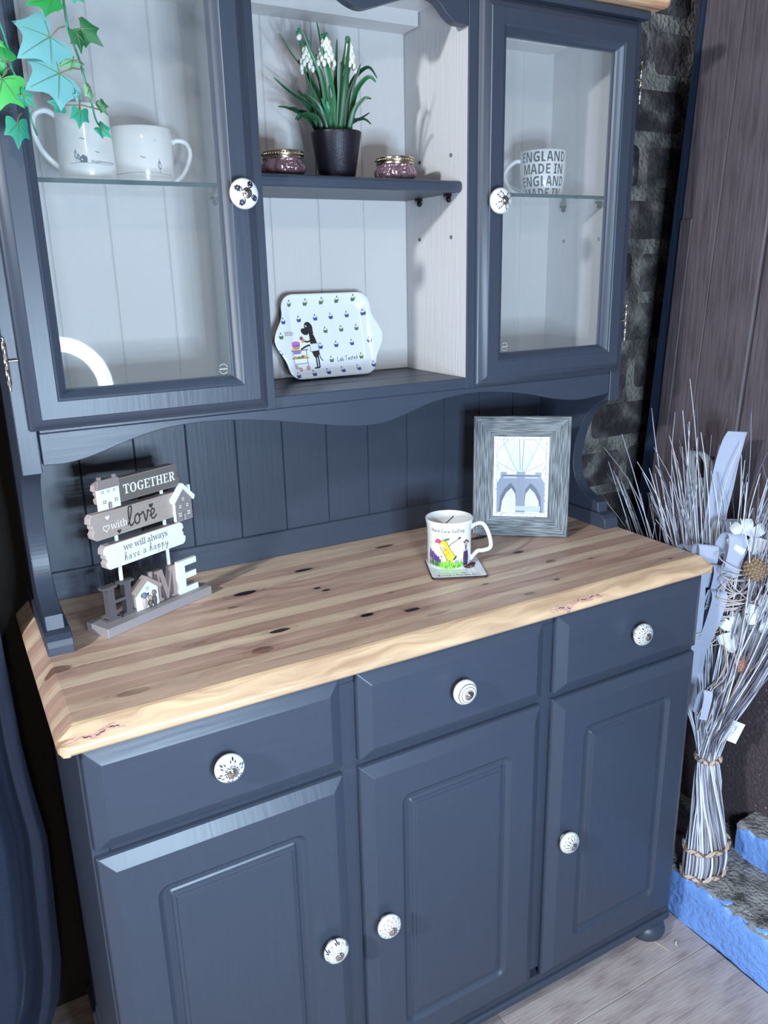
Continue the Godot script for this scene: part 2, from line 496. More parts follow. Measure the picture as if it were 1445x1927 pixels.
# ---------------------------------------------------------------- worktop wood
const TX0 := -0.56
const TZ1 := 0.490
func worktop_uv(v: Vector3) -> Vector2:
	return Vector2((v.x - TX0) / 1.12, v.z / TZ1)
func nosing_uv(v: Vector3) -> Vector2:
	return Vector2((v.x - TX0) / 1.12, (v.z + (0.84 - v.y) * 0.85) / TZ1)
var stave_z := [0.03, 0.095, 0.13, 0.165, 0.195, 0.238, 0.262, 0.291, 0.322, 0.346, 0.37, 0.392, 0.412, 0.436, 0.462]
func worktop_tex() -> Array:
	var W := 2048
	var H := 852
	var pal := [Color(0.85, 0.745, 0.645), Color(0.79, 0.66, 0.58), Color(0.86, 0.76, 0.655), Color(0.78, 0.645, 0.57), Color(0.80, 0.68, 0.595), Color(0.77, 0.635, 0.56), Color(0.875, 0.775, 0.67), Color(0.75, 0.615, 0.54), Color(0.865, 0.765, 0.66), Color(0.78, 0.65, 0.575), Color(0.74, 0.60, 0.525), Color(0.83, 0.72, 0.62), Color(0.78, 0.655, 0.57), Color(0.80, 0.67, 0.54)]
	# knots: x, z, half length, half width, darkness
	var kn := [[-0.099, .124, .021, .006, 1.0], [-0.223, .169, .021, .0085, 1.0], [-0.114, .213, .007, .004, .9], [-0.105, .229, .008, .004, .9], [-0.23, .333, .016, .0055, 1.0], [-0.095, .352, .013, .0055, 1.0], [-0.027, .372, .016, .006, .75], [-0.274, .378, .015, .011, .6], [0.262, .148, .02, .008, .95], [0.33, .165, .018, .007, .6], [0.274, .254, .014, .0065, 1.0], [0.291, .322, .013, .007, .5], [-0.53, .287, .02, .012, .6], [-0.457, .402, .02, .007, .55], [0.082, .092, .022, .006, .7], [-0.26, .215, .01, .004, .55], [0.242, .395, .007, .004, .7], [0.13, .348, .009, .004, .5], [0.476, .427, .006, .003, .6], [-0.02, .295, .005, .003, .5], [0.36, .35, .006, .003, .6], [0.165, .418, .012, .005, .4], [0.0, .405, .02, .005, .3], [-0.35, .31, .018, .006, .35], [0.45, .21, .02, .006, .35]]
	var g1 := noise_img(W, H, 0.02, 101, 4, 12, 1).get_data()
	var g2 := noise_img(W, H, 0.05, 102, 3, 24, 1).get_data()
	var g3 := noise_img(W, H, 0.007, 103, 3, 2, 1).get_data()
	var o := PackedByteArray()
	o.resize(W * H * 3)
	for y in H:
		var z := TZ1 * y / H
		var si := 0
		while si < 13 and z > stave_z[si + 1]:
			si += 1
		var base: Color = pal[si]
		var ks := []
		for k in kn:
			if absf(k[1] - z) < 0.03:
				ks.append(k)
		for x in W:
			var i := y * W + x
			var xm := TX0 + 1.12 * x / W
			var sx := (x + si * 311) % W
			var warp := (g3[y * W + sx] - 128) * 0.2
			var wob := (g2[y * W + sx] - 128) / 128.0 * 0.5 + (g3[y * W + sx] - 128) / 128.0 * 0.5
			var dark := 0.0
			var ring := 0.0
			for k in ks:
				var ex: float = (xm - k[0]) / k[2]
				var ez: float = (z - k[1]) / k[3]
				var d := sqrt(ex * ex + ez * ez) * (1.0 + wob * 0.5)
				if d < 3.2:
					warp += 14.0 * exp(-d * d * 0.35) * signf(ez)
					if d < 1.0:
						dark = maxf(dark, k[4] * (1.0 if d < 0.8 else (1.0 - d) * 5.0))
					else:
						ring = maxf(ring, k[4] * 0.5 * exp(-(d - 1.0) * 1.3) * (0.6 + 0.4 * sin(d * 9.0)))
			var yy := clampi(y + int(warp), 0, H - 1)
			var a := (g1[yy * W + sx] - 128) / 128.0
			var b := (g2[yy * W + sx] - 128) / 128.0
			var l := 1.0 + a * (0.10 if si < 13 else 0.15) + b * 0.04 - ring * 0.5
			var c := Color(base.r * l, base.g * (l - ring * 0.1 - maxf(-a, 0.0) * 0.05), base.b * (l - ring * 0.06 - maxf(-a, 0.0) * 0.05))
			if dark > 0.0:
				c = c.lerp(Color(0.1, 0.06, 0.06) if dark > 0.7 else Color(0.34, 0.2, 0.17), clampf(dark * (1.05 + wob * 0.9), 0.0, 1.0))
			o[i * 3] = clampi(int(c.r * 255), 0, 255)
			o[i * 3 + 1] = clampi(int(c.g * 255), 0, 255)
			o[i * 3 + 2] = clampi(int(c.b * 255), 0, 255)
	var im := Image.create_from_data(W, H, false, Image.FORMAT_RGB8, o)
	# waney bark on the front edge
	var bark := [[-0.506, .4655, .034], [0.255, .470, .038], [0.2, .474, .02]]
	for k in bark:
		var rng := RandomNumberGenerator.new()
		rng.seed = int(k[0] * 1000)
		for n in 240:
			var off := rng.randfn(0.0, k[2] * 0.45)
			var px := int((k[0] + off - TX0) / 1.12 * W)
			var wig: float = sin(px * .09) * 4.0 + sin(px * .037) * 4.0
			var py := int(k[1] / TZ1 * H + wig + rng.randfn(0.0, 4.0))
			im.fill_rect(Rect2i(clampi(px - 8, 0, W - 20), clampi(py, 0, H - 3), 8 + n % 9, 1 + n % 2), [Color(0.76, 0.58, 0.53), Color(0.70, 0.50, 0.46), Color(0.82, 0.66, 0.58)][n % 3])
		for n in int(k[2] / 1.12 * W * 1.3):
			var px := int((k[0] - k[2] * .6 - TX0) / 1.12 * W) + n
			var wig: float = sin(px * .09) * 4.0 + sin(px * .037) * 4.0 + sin(px * .5) * 1.2
			if sin(px * .21) > -.5:
				im.fill_rect(Rect2i(clampi(px, 0, W - 2), clampi(int(k[1] / TZ1 * H + wig), 0, H - 5), 1, 2 + int(2.0 * absf(sin(px * .17)))), Color(0.2, 0.12, 0.13))
	im.generate_mipmaps()
	return [ImageTexture.create_from_image(im)]

# ---------------------------------------------------------------- knobs
func knob_print(style: int) -> StandardMaterial3D:
	var ink := Color(0.06, 0.08, 0.2)
	var c := Cv.new(192, 192, Color(0.95, 0.95, 0.93), 3)
	var o := Vector2(96, 96)
	match style:
		0: # leafy sprigs and blossoms
			for k in 4:
				var a := TAU * k / 4 + 0.5
				var b := o + Vector2(0, -66).rotated(a)
				c.line(PackedVector2Array([o + Vector2(0, -40).rotated(a), b]), 4, ink)
				for q in [[-10, -44, .7], [10, -44, -.7], [0, -32, 0.0], [-13, -56, .9], [13, -56, -.9]]:
					c.ell(o + Vector2(q[0], q[1]).rotated(a), 4, 9, a + q[2] * -1.0, ink)
				for m in 6:
					c.ell(b + Vector2(0, 10).rotated(TAU * m / 6), 7, 9, TAU * m / 6, ink)
				c.ell(b, 4, 4, 0, Color(0.7, 0.75, 0.9))
		1: # open drops ringed with solid drops
			for k in 4:
				var a := TAU * k / 4 + 0.9
				var b := o + Vector2(0, -58).rotated(a)
				c.ell(b, 11, 17, a, ink); c.ell(b, 8.5, 14, a, Color(0.95, 0.95, 0.93))
				for m in [[-20, -48], [20, -48], [-14, -32], [14, -32], [-19, -66], [19, -66]]:
					c.ell(o + Vector2(m[0], m[1]).rotated(a), 4.5, 9, a + 0.3 * signf(m[0]), ink)
		2: # peacock drops
			for k in 6:
				var a := TAU * k / 6 + 0.2
				c.ell(o + Vector2(0, -80).rotated(a), 6, 10, a, ink)
				c.ell(o + Vector2(0, -52).rotated(a), 11, 16, a, ink); c.ell(o + Vector2(0, -54).rotated(a), 8, 12.5, a, Color(0.95, 0.95, 0.93))
				for sd in [-1, 1]:
					c.ell(o + Vector2(15 * sd, -66).rotated(a), 4.5, 9, a, ink)
					c.ell(o + Vector2(13 * sd, -38).rotated(a), 4, 8, a, ink)
		3: # rings
			for r in [38, 58, 77]:
				c.ell(o, r + 2.2, r + 2.2, 0, ink, 60); c.ell(o, r - 2.2, r - 2.2, 0, Color(0.95, 0.95, 0.93), 60)
				if r == 77:
					for r2 in [58, 38]:
						c.ell(o, r2 + 2.2, r2 + 2.2, 0, ink, 60); c.ell(o, r2 - 2.2, r2 - 2.2, 0, Color(0.95, 0.95, 0.93), 60)
		4: # lotus petals
			for row in [[84, 12, 0.0], [58, 12, 0.5], [34, 9, 0.0]]:
				for k in row[1]:
					var a: float = TAU * (k + row[2]) / row[1]
					var rr: float = row[0]
					c.ell(o + Vector2(0, -rr).rotated(a), rr * 0.24, 20, a, ink)
					c.ell(o + Vector2(0, -rr).rotated(a), rr * 0.24 - 3, 17, a, Color(0.95, 0.95, 0.93))
					c.ell(o + Vector2(0, -rr + 3).rotated(a), rr * 0.07, 8, a, ink)
		5: # veined leaves and buds
			for k in 6:
				var a := TAU * k / 6
				c.line(PackedVector2Array([o, o + Vector2(0, -84).rotated(a)]), 3, ink)
				for m in [[-12, -84], [12, -84], [0, -90]]:
					c.ell(o + Vector2(m[0], m[1]).rotated(a), 5, 9, a + m[0] * 0.04, ink)
				var lf := c.smooth(PackedVector2Array([o + Vector2(0, -30).rotated(a + .5), o + Vector2(-16, -62).rotated(a + .5), o + Vector2(0, -88).rotated(a + .5), o + Vector2(16, -62).rotated(a + .5), o + Vector2(0, -30).rotated(a + .5)]))
				c.line(lf, 2.6, ink)
				for m in [-50, -64, -76]:
					c.line(PackedVector2Array([o + Vector2(-7, m).rotated(a + .5), o + Vector2(0, m + 9).rotated(a + .5)]), 2, ink)
			c.ell(o, 33, 33, 0, ink, 40); c.ell(o, 29, 29, 0, Color(0.8, 0.78, 0.75), 40)
		6: # crossing spirals
			for k in 12:
				for sd in [-1, 1]:
					var q := PackedVector2Array()
					for m in 10:
						q.append(o + Vector2(0, -22 - m * 7.6).rotated(TAU * k / 12 + sd * m * 0.085))
					c.line(q, 2.6, ink)
		7: # scallops
			for k in 14:
				var a := TAU * k / 14
				c.line(c.smooth(PackedVector2Array([o + Vector2(-5, -42).rotated(a), o + Vector2(-13, -72).rotated(a), o + Vector2(0, -86).rotated(a), o + Vector2(13, -72).rotated(a), o + Vector2(5, -42).rotated(a)])), 3, ink)
				c.ell(o + Vector2(0, -60).rotated(a + PI / 14), 2.5, 8, a + PI / 14, ink)
			c.ell(o, 41, 41, 0, ink, 40); c.ell(o, 37, 37, 0, Color(0.95, 0.95, 0.93), 40)
			c.ell(o, 30, 30, 0, ink, 40); c.ell(o, 27, 27, 0, Color(0.95, 0.95, 0.93), 40)
	var m := tex_mat(c.tex(), 0.12)
	m.clearcoat_enabled = true
	return m
func add_knob(parent: Node3D, at: Vector3, style: int) -> void:
	var b := MB.new()
	b.uvs = true
	b.xf = Transform3D(Basis(Vector3.RIGHT, PI / 2), at)
	var prof := [Vector2(0.007, 0.0), Vector2(0.007, 0.006)]
	for k in 13:
		var a := -1.15 + 2.45 * k / 12.0
		prof.append(Vector2(0.0196 * cos(a), 0.0165 + 0.0125 * sin(a)))
	prof.append(Vector2(0.0, 0.0287))
	b.lathe(prof, 40, 1, 0, 1, 0.0196)
	obj("knob", b, knob_print(style), parent)
	var r := MB.new()
	r.xf = b.xf * Transform3D(Basis.IDENTITY, Vector3(0, 0.0284, 0))
	var n := 12
	r.lathe([Vector2(0.0062, -0.001), Vector2(0.0064, 0.0006), Vector2(0.0052, 0.0014), Vector2(0.0036, 0.0010), Vector2(0.0030, 0.0020), Vector2(0.0015, 0.0027), Vector2(0.0, 0.0029)], 36, 1, 0, 1, 0.0, n, 0.12)
	var o := obj("rosette", r, M.metal, parent)
	o.set_meta("label", "small fluted silver metal centre")

# ---------------------------------------------------------------- the dresser
func rail_profile() -> Array:
	return [[0.0, .444, .001], [0.0, .4505, .0012], [.0015, .4535, .0012], [.0165, .4615, .0012], [.0195, .463, .001]]
func build_base() -> void:
	var t := thing("base_cabinet", "dark navy grey painted dresser base with three drawers over three panelled doors", "cabinet", Vector3.ZERO)
	var b := MB.new()
	b.box(Vector3(-.535, .078, .02), Vector3(-.513, .81, .444))
	b.box(Vector3(.513, .078, .02), Vector3(.535, .81, .444))
	b.box(Vector3(-.513, .078, .02), Vector3(.513, .81, .03))
	b.box(Vector3(-.513, .078, .03), Vector3(.513, .095, .43))
	b.box(Vector3(-.513, .645, .03), Vector3(.513, .678, .444))
	b.box(Vector3(-.513, .792, .03), Vector3(.513, .81, .444))
	for x in [-0.1805, 0.1805]:
		b.box(Vector3(x - .02, .095, .03), Vector3(x + .02, .792, .4442))
	obj("carcass", b, M.paint_v, t)
	var pl := MB.new()
	for z in [[.0, .03]]:
		pl.xf = Transform3D.IDENTITY
	# moulded plinth round three sides
	for k in 3:
		var w := 1.074 if k == 0 else 0.43
		var tr := Transform3D(Basis.IDENTITY, Vector3(0, 0, .4485)) if k == 0 else Transform3D(Basis(Vector3.UP, PI / 2 * (1 if k == 1 else -1)), Vector3(.537 if k == 1 else -.537, 0, .235))
		pl.xf = tr
		pl.box(Vector3(-w / 2, .046, -.02), Vector3(w / 2, .062, .006), .003)
		pl.box(Vector3(-w / 2, .062, -.02), Vector3(w / 2, .078, .0), .003)
	obj("plinth", pl, M.paint_h, t)
	for s in [[-1, .425], [1, .425], [-1, .06], [1, .06]]:
		var f := MB.new()
		f.xf = Transform3D(Basis.IDENTITY, Vector3(.5 * s[0], 0, s[1]))
		f.lathe([Vector2(0, 0), Vector2(.018, 0), Vector2(.026, .004), Vector2(.036, .014), Vector2(.039, .024), Vector2(.036, .034), Vector2(.028, .041), Vector2(.02, .046), Vector2(0, .046)], 32)
		obj("foot", f, M.paint_h, t)
	var xs := [[-.532, -.193], [-.168, .168], [.193, .532]]
	for i in 3:
		var d := MB.new()
		d.rings(xs[i][0], .667, xs[i][1], .8075, rail_profile(), 1)
		var dr := obj("drawer", d, M.paint_h, t)
		add_knob(dr, Vector3([-.364, -.002, .364][i], .742, .4625), [2, 3, 4][i])
	for i in 3:
		var d := MB.new()
		var L := rail_profile()
		L.append_array([[.0650, .463, .016], [.0668, .4615, .016, 3], [.0690, .4585, .014, 3], [.0725, .4568, .011, 3], [.0790, .4565, .005], [.0815, .4580, .003], [.0835, .4606, .002], [.0875, .4612, .001], [.0885, .4628, .001], [.0905, .4632, .001]])
		d.rings(xs[i][0], .0806, xs[i][1], .6560, L, 5)
		var dr := obj("door", d, M.paint_v, t)
		add_knob(dr, Vector3([-.229, -.139, .222][i], .382, .4625), [5, 6, 7][i])
func build_worktop() -> void:
	var t := thing("worktop", "pale striped knotty pine worktop with a sloped edge, resting on the dresser base", "worktop")
	var wm := tex_mat(worktop_tex()[0], 0.42)
	var hx := 0.5555
	for i in 14:
		var z0: float = stave_z[i] if i > 0 else 0.006
		var z1: float = stave_z[i + 1]
		var b := MB.new()
		b.uvs = true
		var front := i == 13
		# cross-section in x: top flat, bevel, nosing; seam eased by 0.3 mm
		var sec := [Vector2(-hx + .004, .81), Vector2(-hx, .8135), Vector2(-hx, .8195), Vector2(-hx + .0025, .8235), Vector2(-hx + .019, .8382), Vector2(-hx + .023, .84), Vector2(hx - .023, .84), Vector2(hx - .019, .8382), Vector2(hx - .0025, .8235), Vector2(hx, .8195), Vector2(hx, .8135), Vector2(hx - .004, .81)]
		var e := 0.00025
		var zs := []
		if front:
			# the nosing at the front: rows of (z, height scale, x inset)
			zs = [[z0, .84 - e, 0.0], [z0 + e, .84, 0.0], [z1 - .023, .84, 0.0], [z1 - .019, .8382, 0.0], [z1 - .0085, .8292, .0005], [z1 - .005, .826, .0021], [z1 - .0025, .8235, .0047], [z1 - .0008, .8212, .008], [z1, .8185, .012], [z1, .8135, .012], [z1 - .0025, .81, .014]]
		else:
			zs = [[z0, .84 - e, 0.0], [z0 + e, .84, 0.0], [z1 - e, .84, 0.0], [z1, .84 - e, 0.0]]
		var uvf = nosing_uv if front else worktop_uv
		var rows := []
		for zr in zs:
			var row := PackedVector3Array()
			for q in sec:
				var y := minf(q.y, zr[1])
				var x: float = signf(q.x) * minf(absf(q.x), hx - zr[2])
				row.append(Vector3(x, y, zr[0]))
			rows.append(row)
		for r in rows.size() - 1:
			for k in 11:
				var a: Vector3 = rows[r][k]
				var bq: Vector3 = rows[r][k + 1]
				var cq: Vector3 = rows[r + 1][k + 1]
				var dq: Vector3 = rows[r + 1][k]
				b.quad(a, dq, cq, bq, -1, uvf.call(a), uvf.call(dq), uvf.call(cq), uvf.call(bq))
		b.cap(rows[0], true, worktop_uv)
		b.cap(rows[rows.size() - 1], false, worktop_uv)
		# underside
		var f0: PackedVector3Array = rows[0]
		var f1: PackedVector3Array = rows[rows.size() - 1]
		b.quad(f0[0], f0[11], f1[11], f1[0], -1, worktop_uv(f0[0]), worktop_uv(f0[11]), worktop_uv(f1[11]), worktop_uv(f1[0]))
		obj("stave", b, wm, t)

func arc_pts(list: Array, k := 6) -> PackedVector2Array:
	var q := PackedVector2Array()
	for v in list:
		q.append(v)
	var o := PackedVector2Array()
	for i in q.size() - 1:
		var a := q[maxi(i - 1, 0)]
		var d := q[mini(i + 2, q.size() - 1)]
		for j in k:
			o.append(q[i].cubic_interpolate(q[i + 1], a, d, float(j) / k))
	o.append(q[q.size() - 1])
	return o
func build_hutch() -> void:
	var t := thing("display_cabinet", "dark navy grey painted dresser top with two glazed doors and a pale grey open niche", "cabinet")
	# sides with the curved bracket below, profile in (z, y)
	var curve := arc_pts([Vector2(.228, 1.094), Vector2(.205, 1.088), Vector2(.178, 1.068), Vector2(.156, 1.035), Vector2(.142, .995), Vector2(.139, .955), Vector2(.147, .925), Vector2(.165, .905), Vector2(.19, .893), Vector2(.214, .888)])
	var poly := PackedVector2Array([Vector2(.012, .868), Vector2(.012, 1.744), Vector2(.228, 1.744)])
	poly.append_array(curve)
	poly.append(Vector2(.217, .868))
	for s in [-1, 1]:
		var b := MB.new()
		# (z, y) drawn as (x, y), then turned so that x runs along z
		b.xf = Transform3D(Basis(Vector3(0, 0, 1), Vector3.UP, Vector3(-1, 0, 0)), Vector3(s * .5175, 0, 0))
		b.prism(poly, -.0125, .0125, .0012)
		obj("side_panel", b, M.paint_v, t)
		var lin := MB.new()
		lin.box(Vector3(s * .5045 - .0012, 1.164, .038), Vector3(s * .5045 + .0012, 1.744, .2265), .0003)
		obj("side_lining", lin, M.inner, t)
		var f := MB.new()
		f.xf = Transform3D(Basis(Vector3(0, 0, 1), Vector3.UP, Vector3(-1, 0, 0)), Vector3(s * .5165, 0, 0))
		f.prism(PackedVector2Array([Vector2(.012, .84), Vector2(.012, .868), Vector2(.222, .868), Vector2(.232, .866), Vector2(.24, .86), Vector2(.2435, .852), Vector2(.2435, .84)]), -.0175, .0175, .001)
		obj("runner", f, M.paint_h, t)
	# dividers: painted front edge, pale faces
	for s in [-1, 1]:
		var b := MB.new()
		b.box(Vector3(s * .1815 - .0085, 1.164, .038), Vector3(s * .1815 + .0085, 1.744, .2255), .0005)
		obj("divider", b, M.inner, t)
		var e := MB.new()
		e.box(Vector3(s * .1815 - .0088, 1.146, .2256), Vector3(s * .1815 + .0088, 1.744, .2285), .0006)
		obj("divider_edge", e, M.paint_v, t)
	# boarded back, upper pale and lower dark, with V joints
	var backing := MB.new()
	backing.box(Vector3(-.505, .868, .010), Vector3(.505, 1.744, .022))
	obj("back_panel", backing, M.paint_v, t)
	for k in 12:
		var x0: float = -.5175 + .08625 * k
		for up in 2:
			var b := MB.new()
			var y0 := 1.164 if up == 1 else .885
			var y1 := 1.744 if up == 1 else 1.147
			var z1 := .038 if up == 1 else .030
			var xa := maxf(x0, -.505)
			var xb := minf(x0 + .08625, .505)
			b.rings(xa, y0, xb, y1, [[0.0, .022, 0.0], [0.0, z1 - .0028, 0.0], [.0004, z1 - .0024, 0.0], [.0017, z1, 0.0]], 0)
			obj("board", b, M.inner if up == 1 else M.paint_v, t)
	var rail := MB.new()
	rail.box(Vector3(-.505, .84, .012), Vector3(.505, .888, .036), .0015)
	obj("back_rail", rail, M.paint_h, t)
	# bottom: two boards with a joint, painted dark
	var bo := MB.new()
	bo.box(Vector3(-.503, 1.146, .022), Vector3(.503, 1.164, .1485), .0008)
	obj("bottom_board", bo, M.paint_h, t)
	var bo2 := MB.new()
	bo2.box(Vector3(-.503, 1.146, .150), Vector3(.503, 1.164, .228), .0012)
	obj("bottom_board", bo2, M.paint_h, t)
	# lower valance, cut in curves
	var va := arc_pts([Vector2(-.503, 1.104), Vector2(-.475, 1.103), Vector2(-.44, 1.109), Vector2(-.39, 1.124), Vector2(-.34, 1.135), Vector2(-.28, 1.138), Vector2(-.21, 1.133), Vector2(-.12, 1.118), Vector2(-.055, 1.107), Vector2(0, 1.104), Vector2(.045, 1.112), Vector2(.1, 1.128), Vector2(.165, 1.137), Vector2(.23, 1.136), Vector2(.3, 1.126), Vector2(.36, 1.112), Vector2(.41, 1.104), Vector2(.45, 1.103), Vector2(.503, 1.108)], 5)
	va.append(Vector2(.503, 1.146)); va.append(Vector2(-.503, 1.146))
	var v := MB.new()
	v.prism(va, .208, .2275, .001)
	obj("valance", v, M.paint_h, t)
	var ua := arc_pts([Vector2(-.172, 1.69), Vector2(-.15, 1.691), Vector2(-.135, 1.699), Vector2(-.115, 1.716), Vector2(-.085, 1.719), Vector2(-.055, 1.709), Vector2(-.03, 1.696), Vector2(-.008, 1.691), Vector2(.015, 1.697), Vector2(.05, 1.709), Vector2(.085, 1.719), Vector2(.115, 1.716), Vector2(.135, 1.699), Vector2(.15, 1.691), Vector2(.172, 1.69)], 5)
	ua.append(Vector2(.172, 1.742)); ua.append(Vector2(-.172, 1.742))
	var v2 := MB.new()
	v2.prism(ua, .21, .2285, .001)
	obj("valance", v2, M.paint_h, t)
	# inside the top: batten and pale ceiling board
	var bt := MB.new()
	bt.box(Vector3(-.503, 1.7205, .038), Vector3(-.19, 1.745, .09), .001)
	bt.box(Vector3(-.173, 1.7205, .038), Vector3(.17, 1.745, .09), .001)
	bt.box(Vector3(.19, 1.7205, .038), Vector3(.49, 1.745, .09), .001)
	obj("batten", bt, M.inner, t)
	var tb := MB.new()
	tb.box(Vector3(-.53, 1.742, .012), Vector3(.53, 1.7468, .2284), .0005)
	obj("top_board", tb, M.inner, t)
	var fr := MB.new()
	fr.box(Vector3(-.53, 1.7325, .2288), Vector3(.53, 1.745, .247), .001)
	obj("frieze", fr, M.paint_h, t)
	var co := MB.new()
	co.box(Vector3(-.552, 1.747, .0), Vector3(.552, 1.769, .272), .006)
	var cor := obj("cornice", co, M.pine, t)
	cor.set_meta("label", "bare pine cornice")
	# niche shelf with a rounded front edge
	var sh := MB.new()
	sh.prism(PackedVector2Array([Vector2(.039, 1.458), Vector2(.207, 1.458), Vector2(.211, 1.460), Vector2(.213, 1.4645), Vector2(.213, 1.4695), Vector2(.211, 1.473), Vector2(.207, 1.475), Vector2(.039, 1.475)]), -.1725, .1725, .0006)
	for i in sh.p.size():
		sh.p[i] = Vector3(-sh.p[i].z, sh.p[i].y, sh.p[i].x)
	obj("shelf", sh, M.paint_h, t)
	# pegs and peg holes
	for s in [[.1725, -1, [[.09, 1.4555], [.18, 1.4555]], [[.086, 1.516], [.181, 1.516], [.084, 1.391], [.182, 1.391]]], [.503, -1, [[.085, 1.4515], [.18, 1.4515]], [[.085, 1.388], [.18, 1.388]]], [-.19, -1, [[.085, 1.4515], [.18, 1.4515]], [[.085, 1.388], [.18, 1.388]]], [-.503, 1, [[.085, 1.4515], [.18, 1.4515]], []]]:
		for q in s[2]:
			var b := MB.new()
			b.xf = Transform3D(Basis.IDENTITY, Vector3(s[0], q[1], q[0]))
			b.ball(Vector3(s[1] * .004, -.006, 0), Vector3(.0045, .005, .0045), 10, 6)
			b.box(Vector3(minf(0, s[1] * .011), -.0022, -.004), Vector3(maxf(0, s[1] * .011), 0.0022, .004), .0008)
			obj("shelf_peg", b, M.dark_metal, t)
		for q in s[3]:
			var h := MB.new()
			h.xf = Transform3D(Basis(Vector3(0, 0, 1), PI / 2 * -s[1]), Vector3(s[0] + s[1] * .0002, q[1], q[0]))
			h.lathe([Vector2(.0028, -.001), Vector2(.0028, .0003), Vector2(.002, .0003), Vector2(.0018, -.004), Vector2(0, -.004)], 14, -1)
			obj("peg_hole", h, M.dark_metal, t)
	# glass shelves
	for s in [[-.5015, -.192], [.192, .5015]]:
		var gs := MB.new()
		gs.box(Vector3(s[0], 1.4545, .042), Vector3(s[1], 1.4598, .2035), .0004)
		var go := obj("glass_shelf", gs, M.glass, t)
		var ge := MB.new()
		ge.box(Vector3(s[0], 1.4543, .2036), Vector3(s[1], 1.4600, .2049), .0003)
		obj("polished_edge", ge, M.glass_edge, go)
	# glazed doors
	for s in [-1, 1]:
		var d := MB.new()
		var L := [[.0, .2285, .001], [.0, .2345, .001], [.0012, .2365, .001], [.003, .2375, .001], [.006, .2405, .001], [.010, .2445, .001, 5], [.0145, .2468, .001, 5], [.0155, .248, .001], [.037, .248, .001], [.038, .2472, .001], [.0405, .2465, .001], [.0445, .243, .001, 6], [.0475, .2385, .001, 6], [.0495, .2355, .001], [.051, .235, .001], [.051, .2285, .001], [0.0, .2285, .001]]
		d.rings(.187 if s > 0 else -.514, 1.151, .514 if s > 0 else -.187, 1.7312, L, 1, false, false)
		var dr := obj("door", d, M.paint_v, t)
		var pn := MB.new()
		var xa := .236 if s > 0 else -.465
		pn.box(Vector3(xa, 1.199, .2305), Vector3(xa + .229, 1.685, .2335), .0002)
		obj("pane", pn, M.glass, dr)
		add_knob(dr, Vector3(-.2135 if s < 0 else .2105, 1.4415, .2475), 0 if s < 0 else 1)
		# etched safety mark in the bottom corner
		var mk := MB.new()
		var mc := Vector3(-.2505 if s < 0 else .2485, 1.2115, .2338)
		for k in 2:
			for i in 9:
				var a0 := (0.35 + i * 0.25) if k == 0 else (PI + 0.35 + i * 0.25)
				var q := PackedVector3Array()
				for j in 3:
					q.append(mc + Vector3(cos(a0 + j * 0.07) * .0062, sin(a0 + j * 0.07) * .0068, 0))
				mk.tube(q, .0005, .0005, 4)
		for i in 5:
			mk.box(mc + Vector3(-.0058 + i * .0024, -.0008, -.0001), mc + Vector3(-.0043 + i * .0024, .0008, .0002), .0001)
		var mo := obj("safety_mark", mk, M.matte_white, dr)
		mo.set_meta("label", "small white etched safety mark")
		for y in [1.238, 1.64]:
			var hb := MB.new()
			var hx: float = s * .529
			hb.xf = Transform3D(Basis.IDENTITY, Vector3(hx, y, .2335))
			hb.lathe([Vector2(0, -.034), Vector2(.0018, -.0335), Vector2(.0026, -.032), Vector2(.0016, -.0305), Vector2(.0028, -.0285), Vector2(.0020, -.0268), Vector2(.0034, -.0255), Vector2(.0034, -.006), Vector2(.0031, -.0058), Vector2(.0034, -.0055), Vector2(.0034, .0055), Vector2(.0031, .0058), Vector2(.0034, .006), Vector2(.0034, .0255), Vector2(.0020, .0268), Vector2(.0028, .0285), Vector2(.0016, .0305), Vector2(.0026, .032), Vector2(.0018, .0335), Vector2(0, .034)], 16)
			hb.tube(PackedVector3Array([Vector3(0, .004, 0), Vector3(-s * .014, .004, 0)]), .0016, .0016, 8)
			obj("hinge", hb, M.metal, dr)

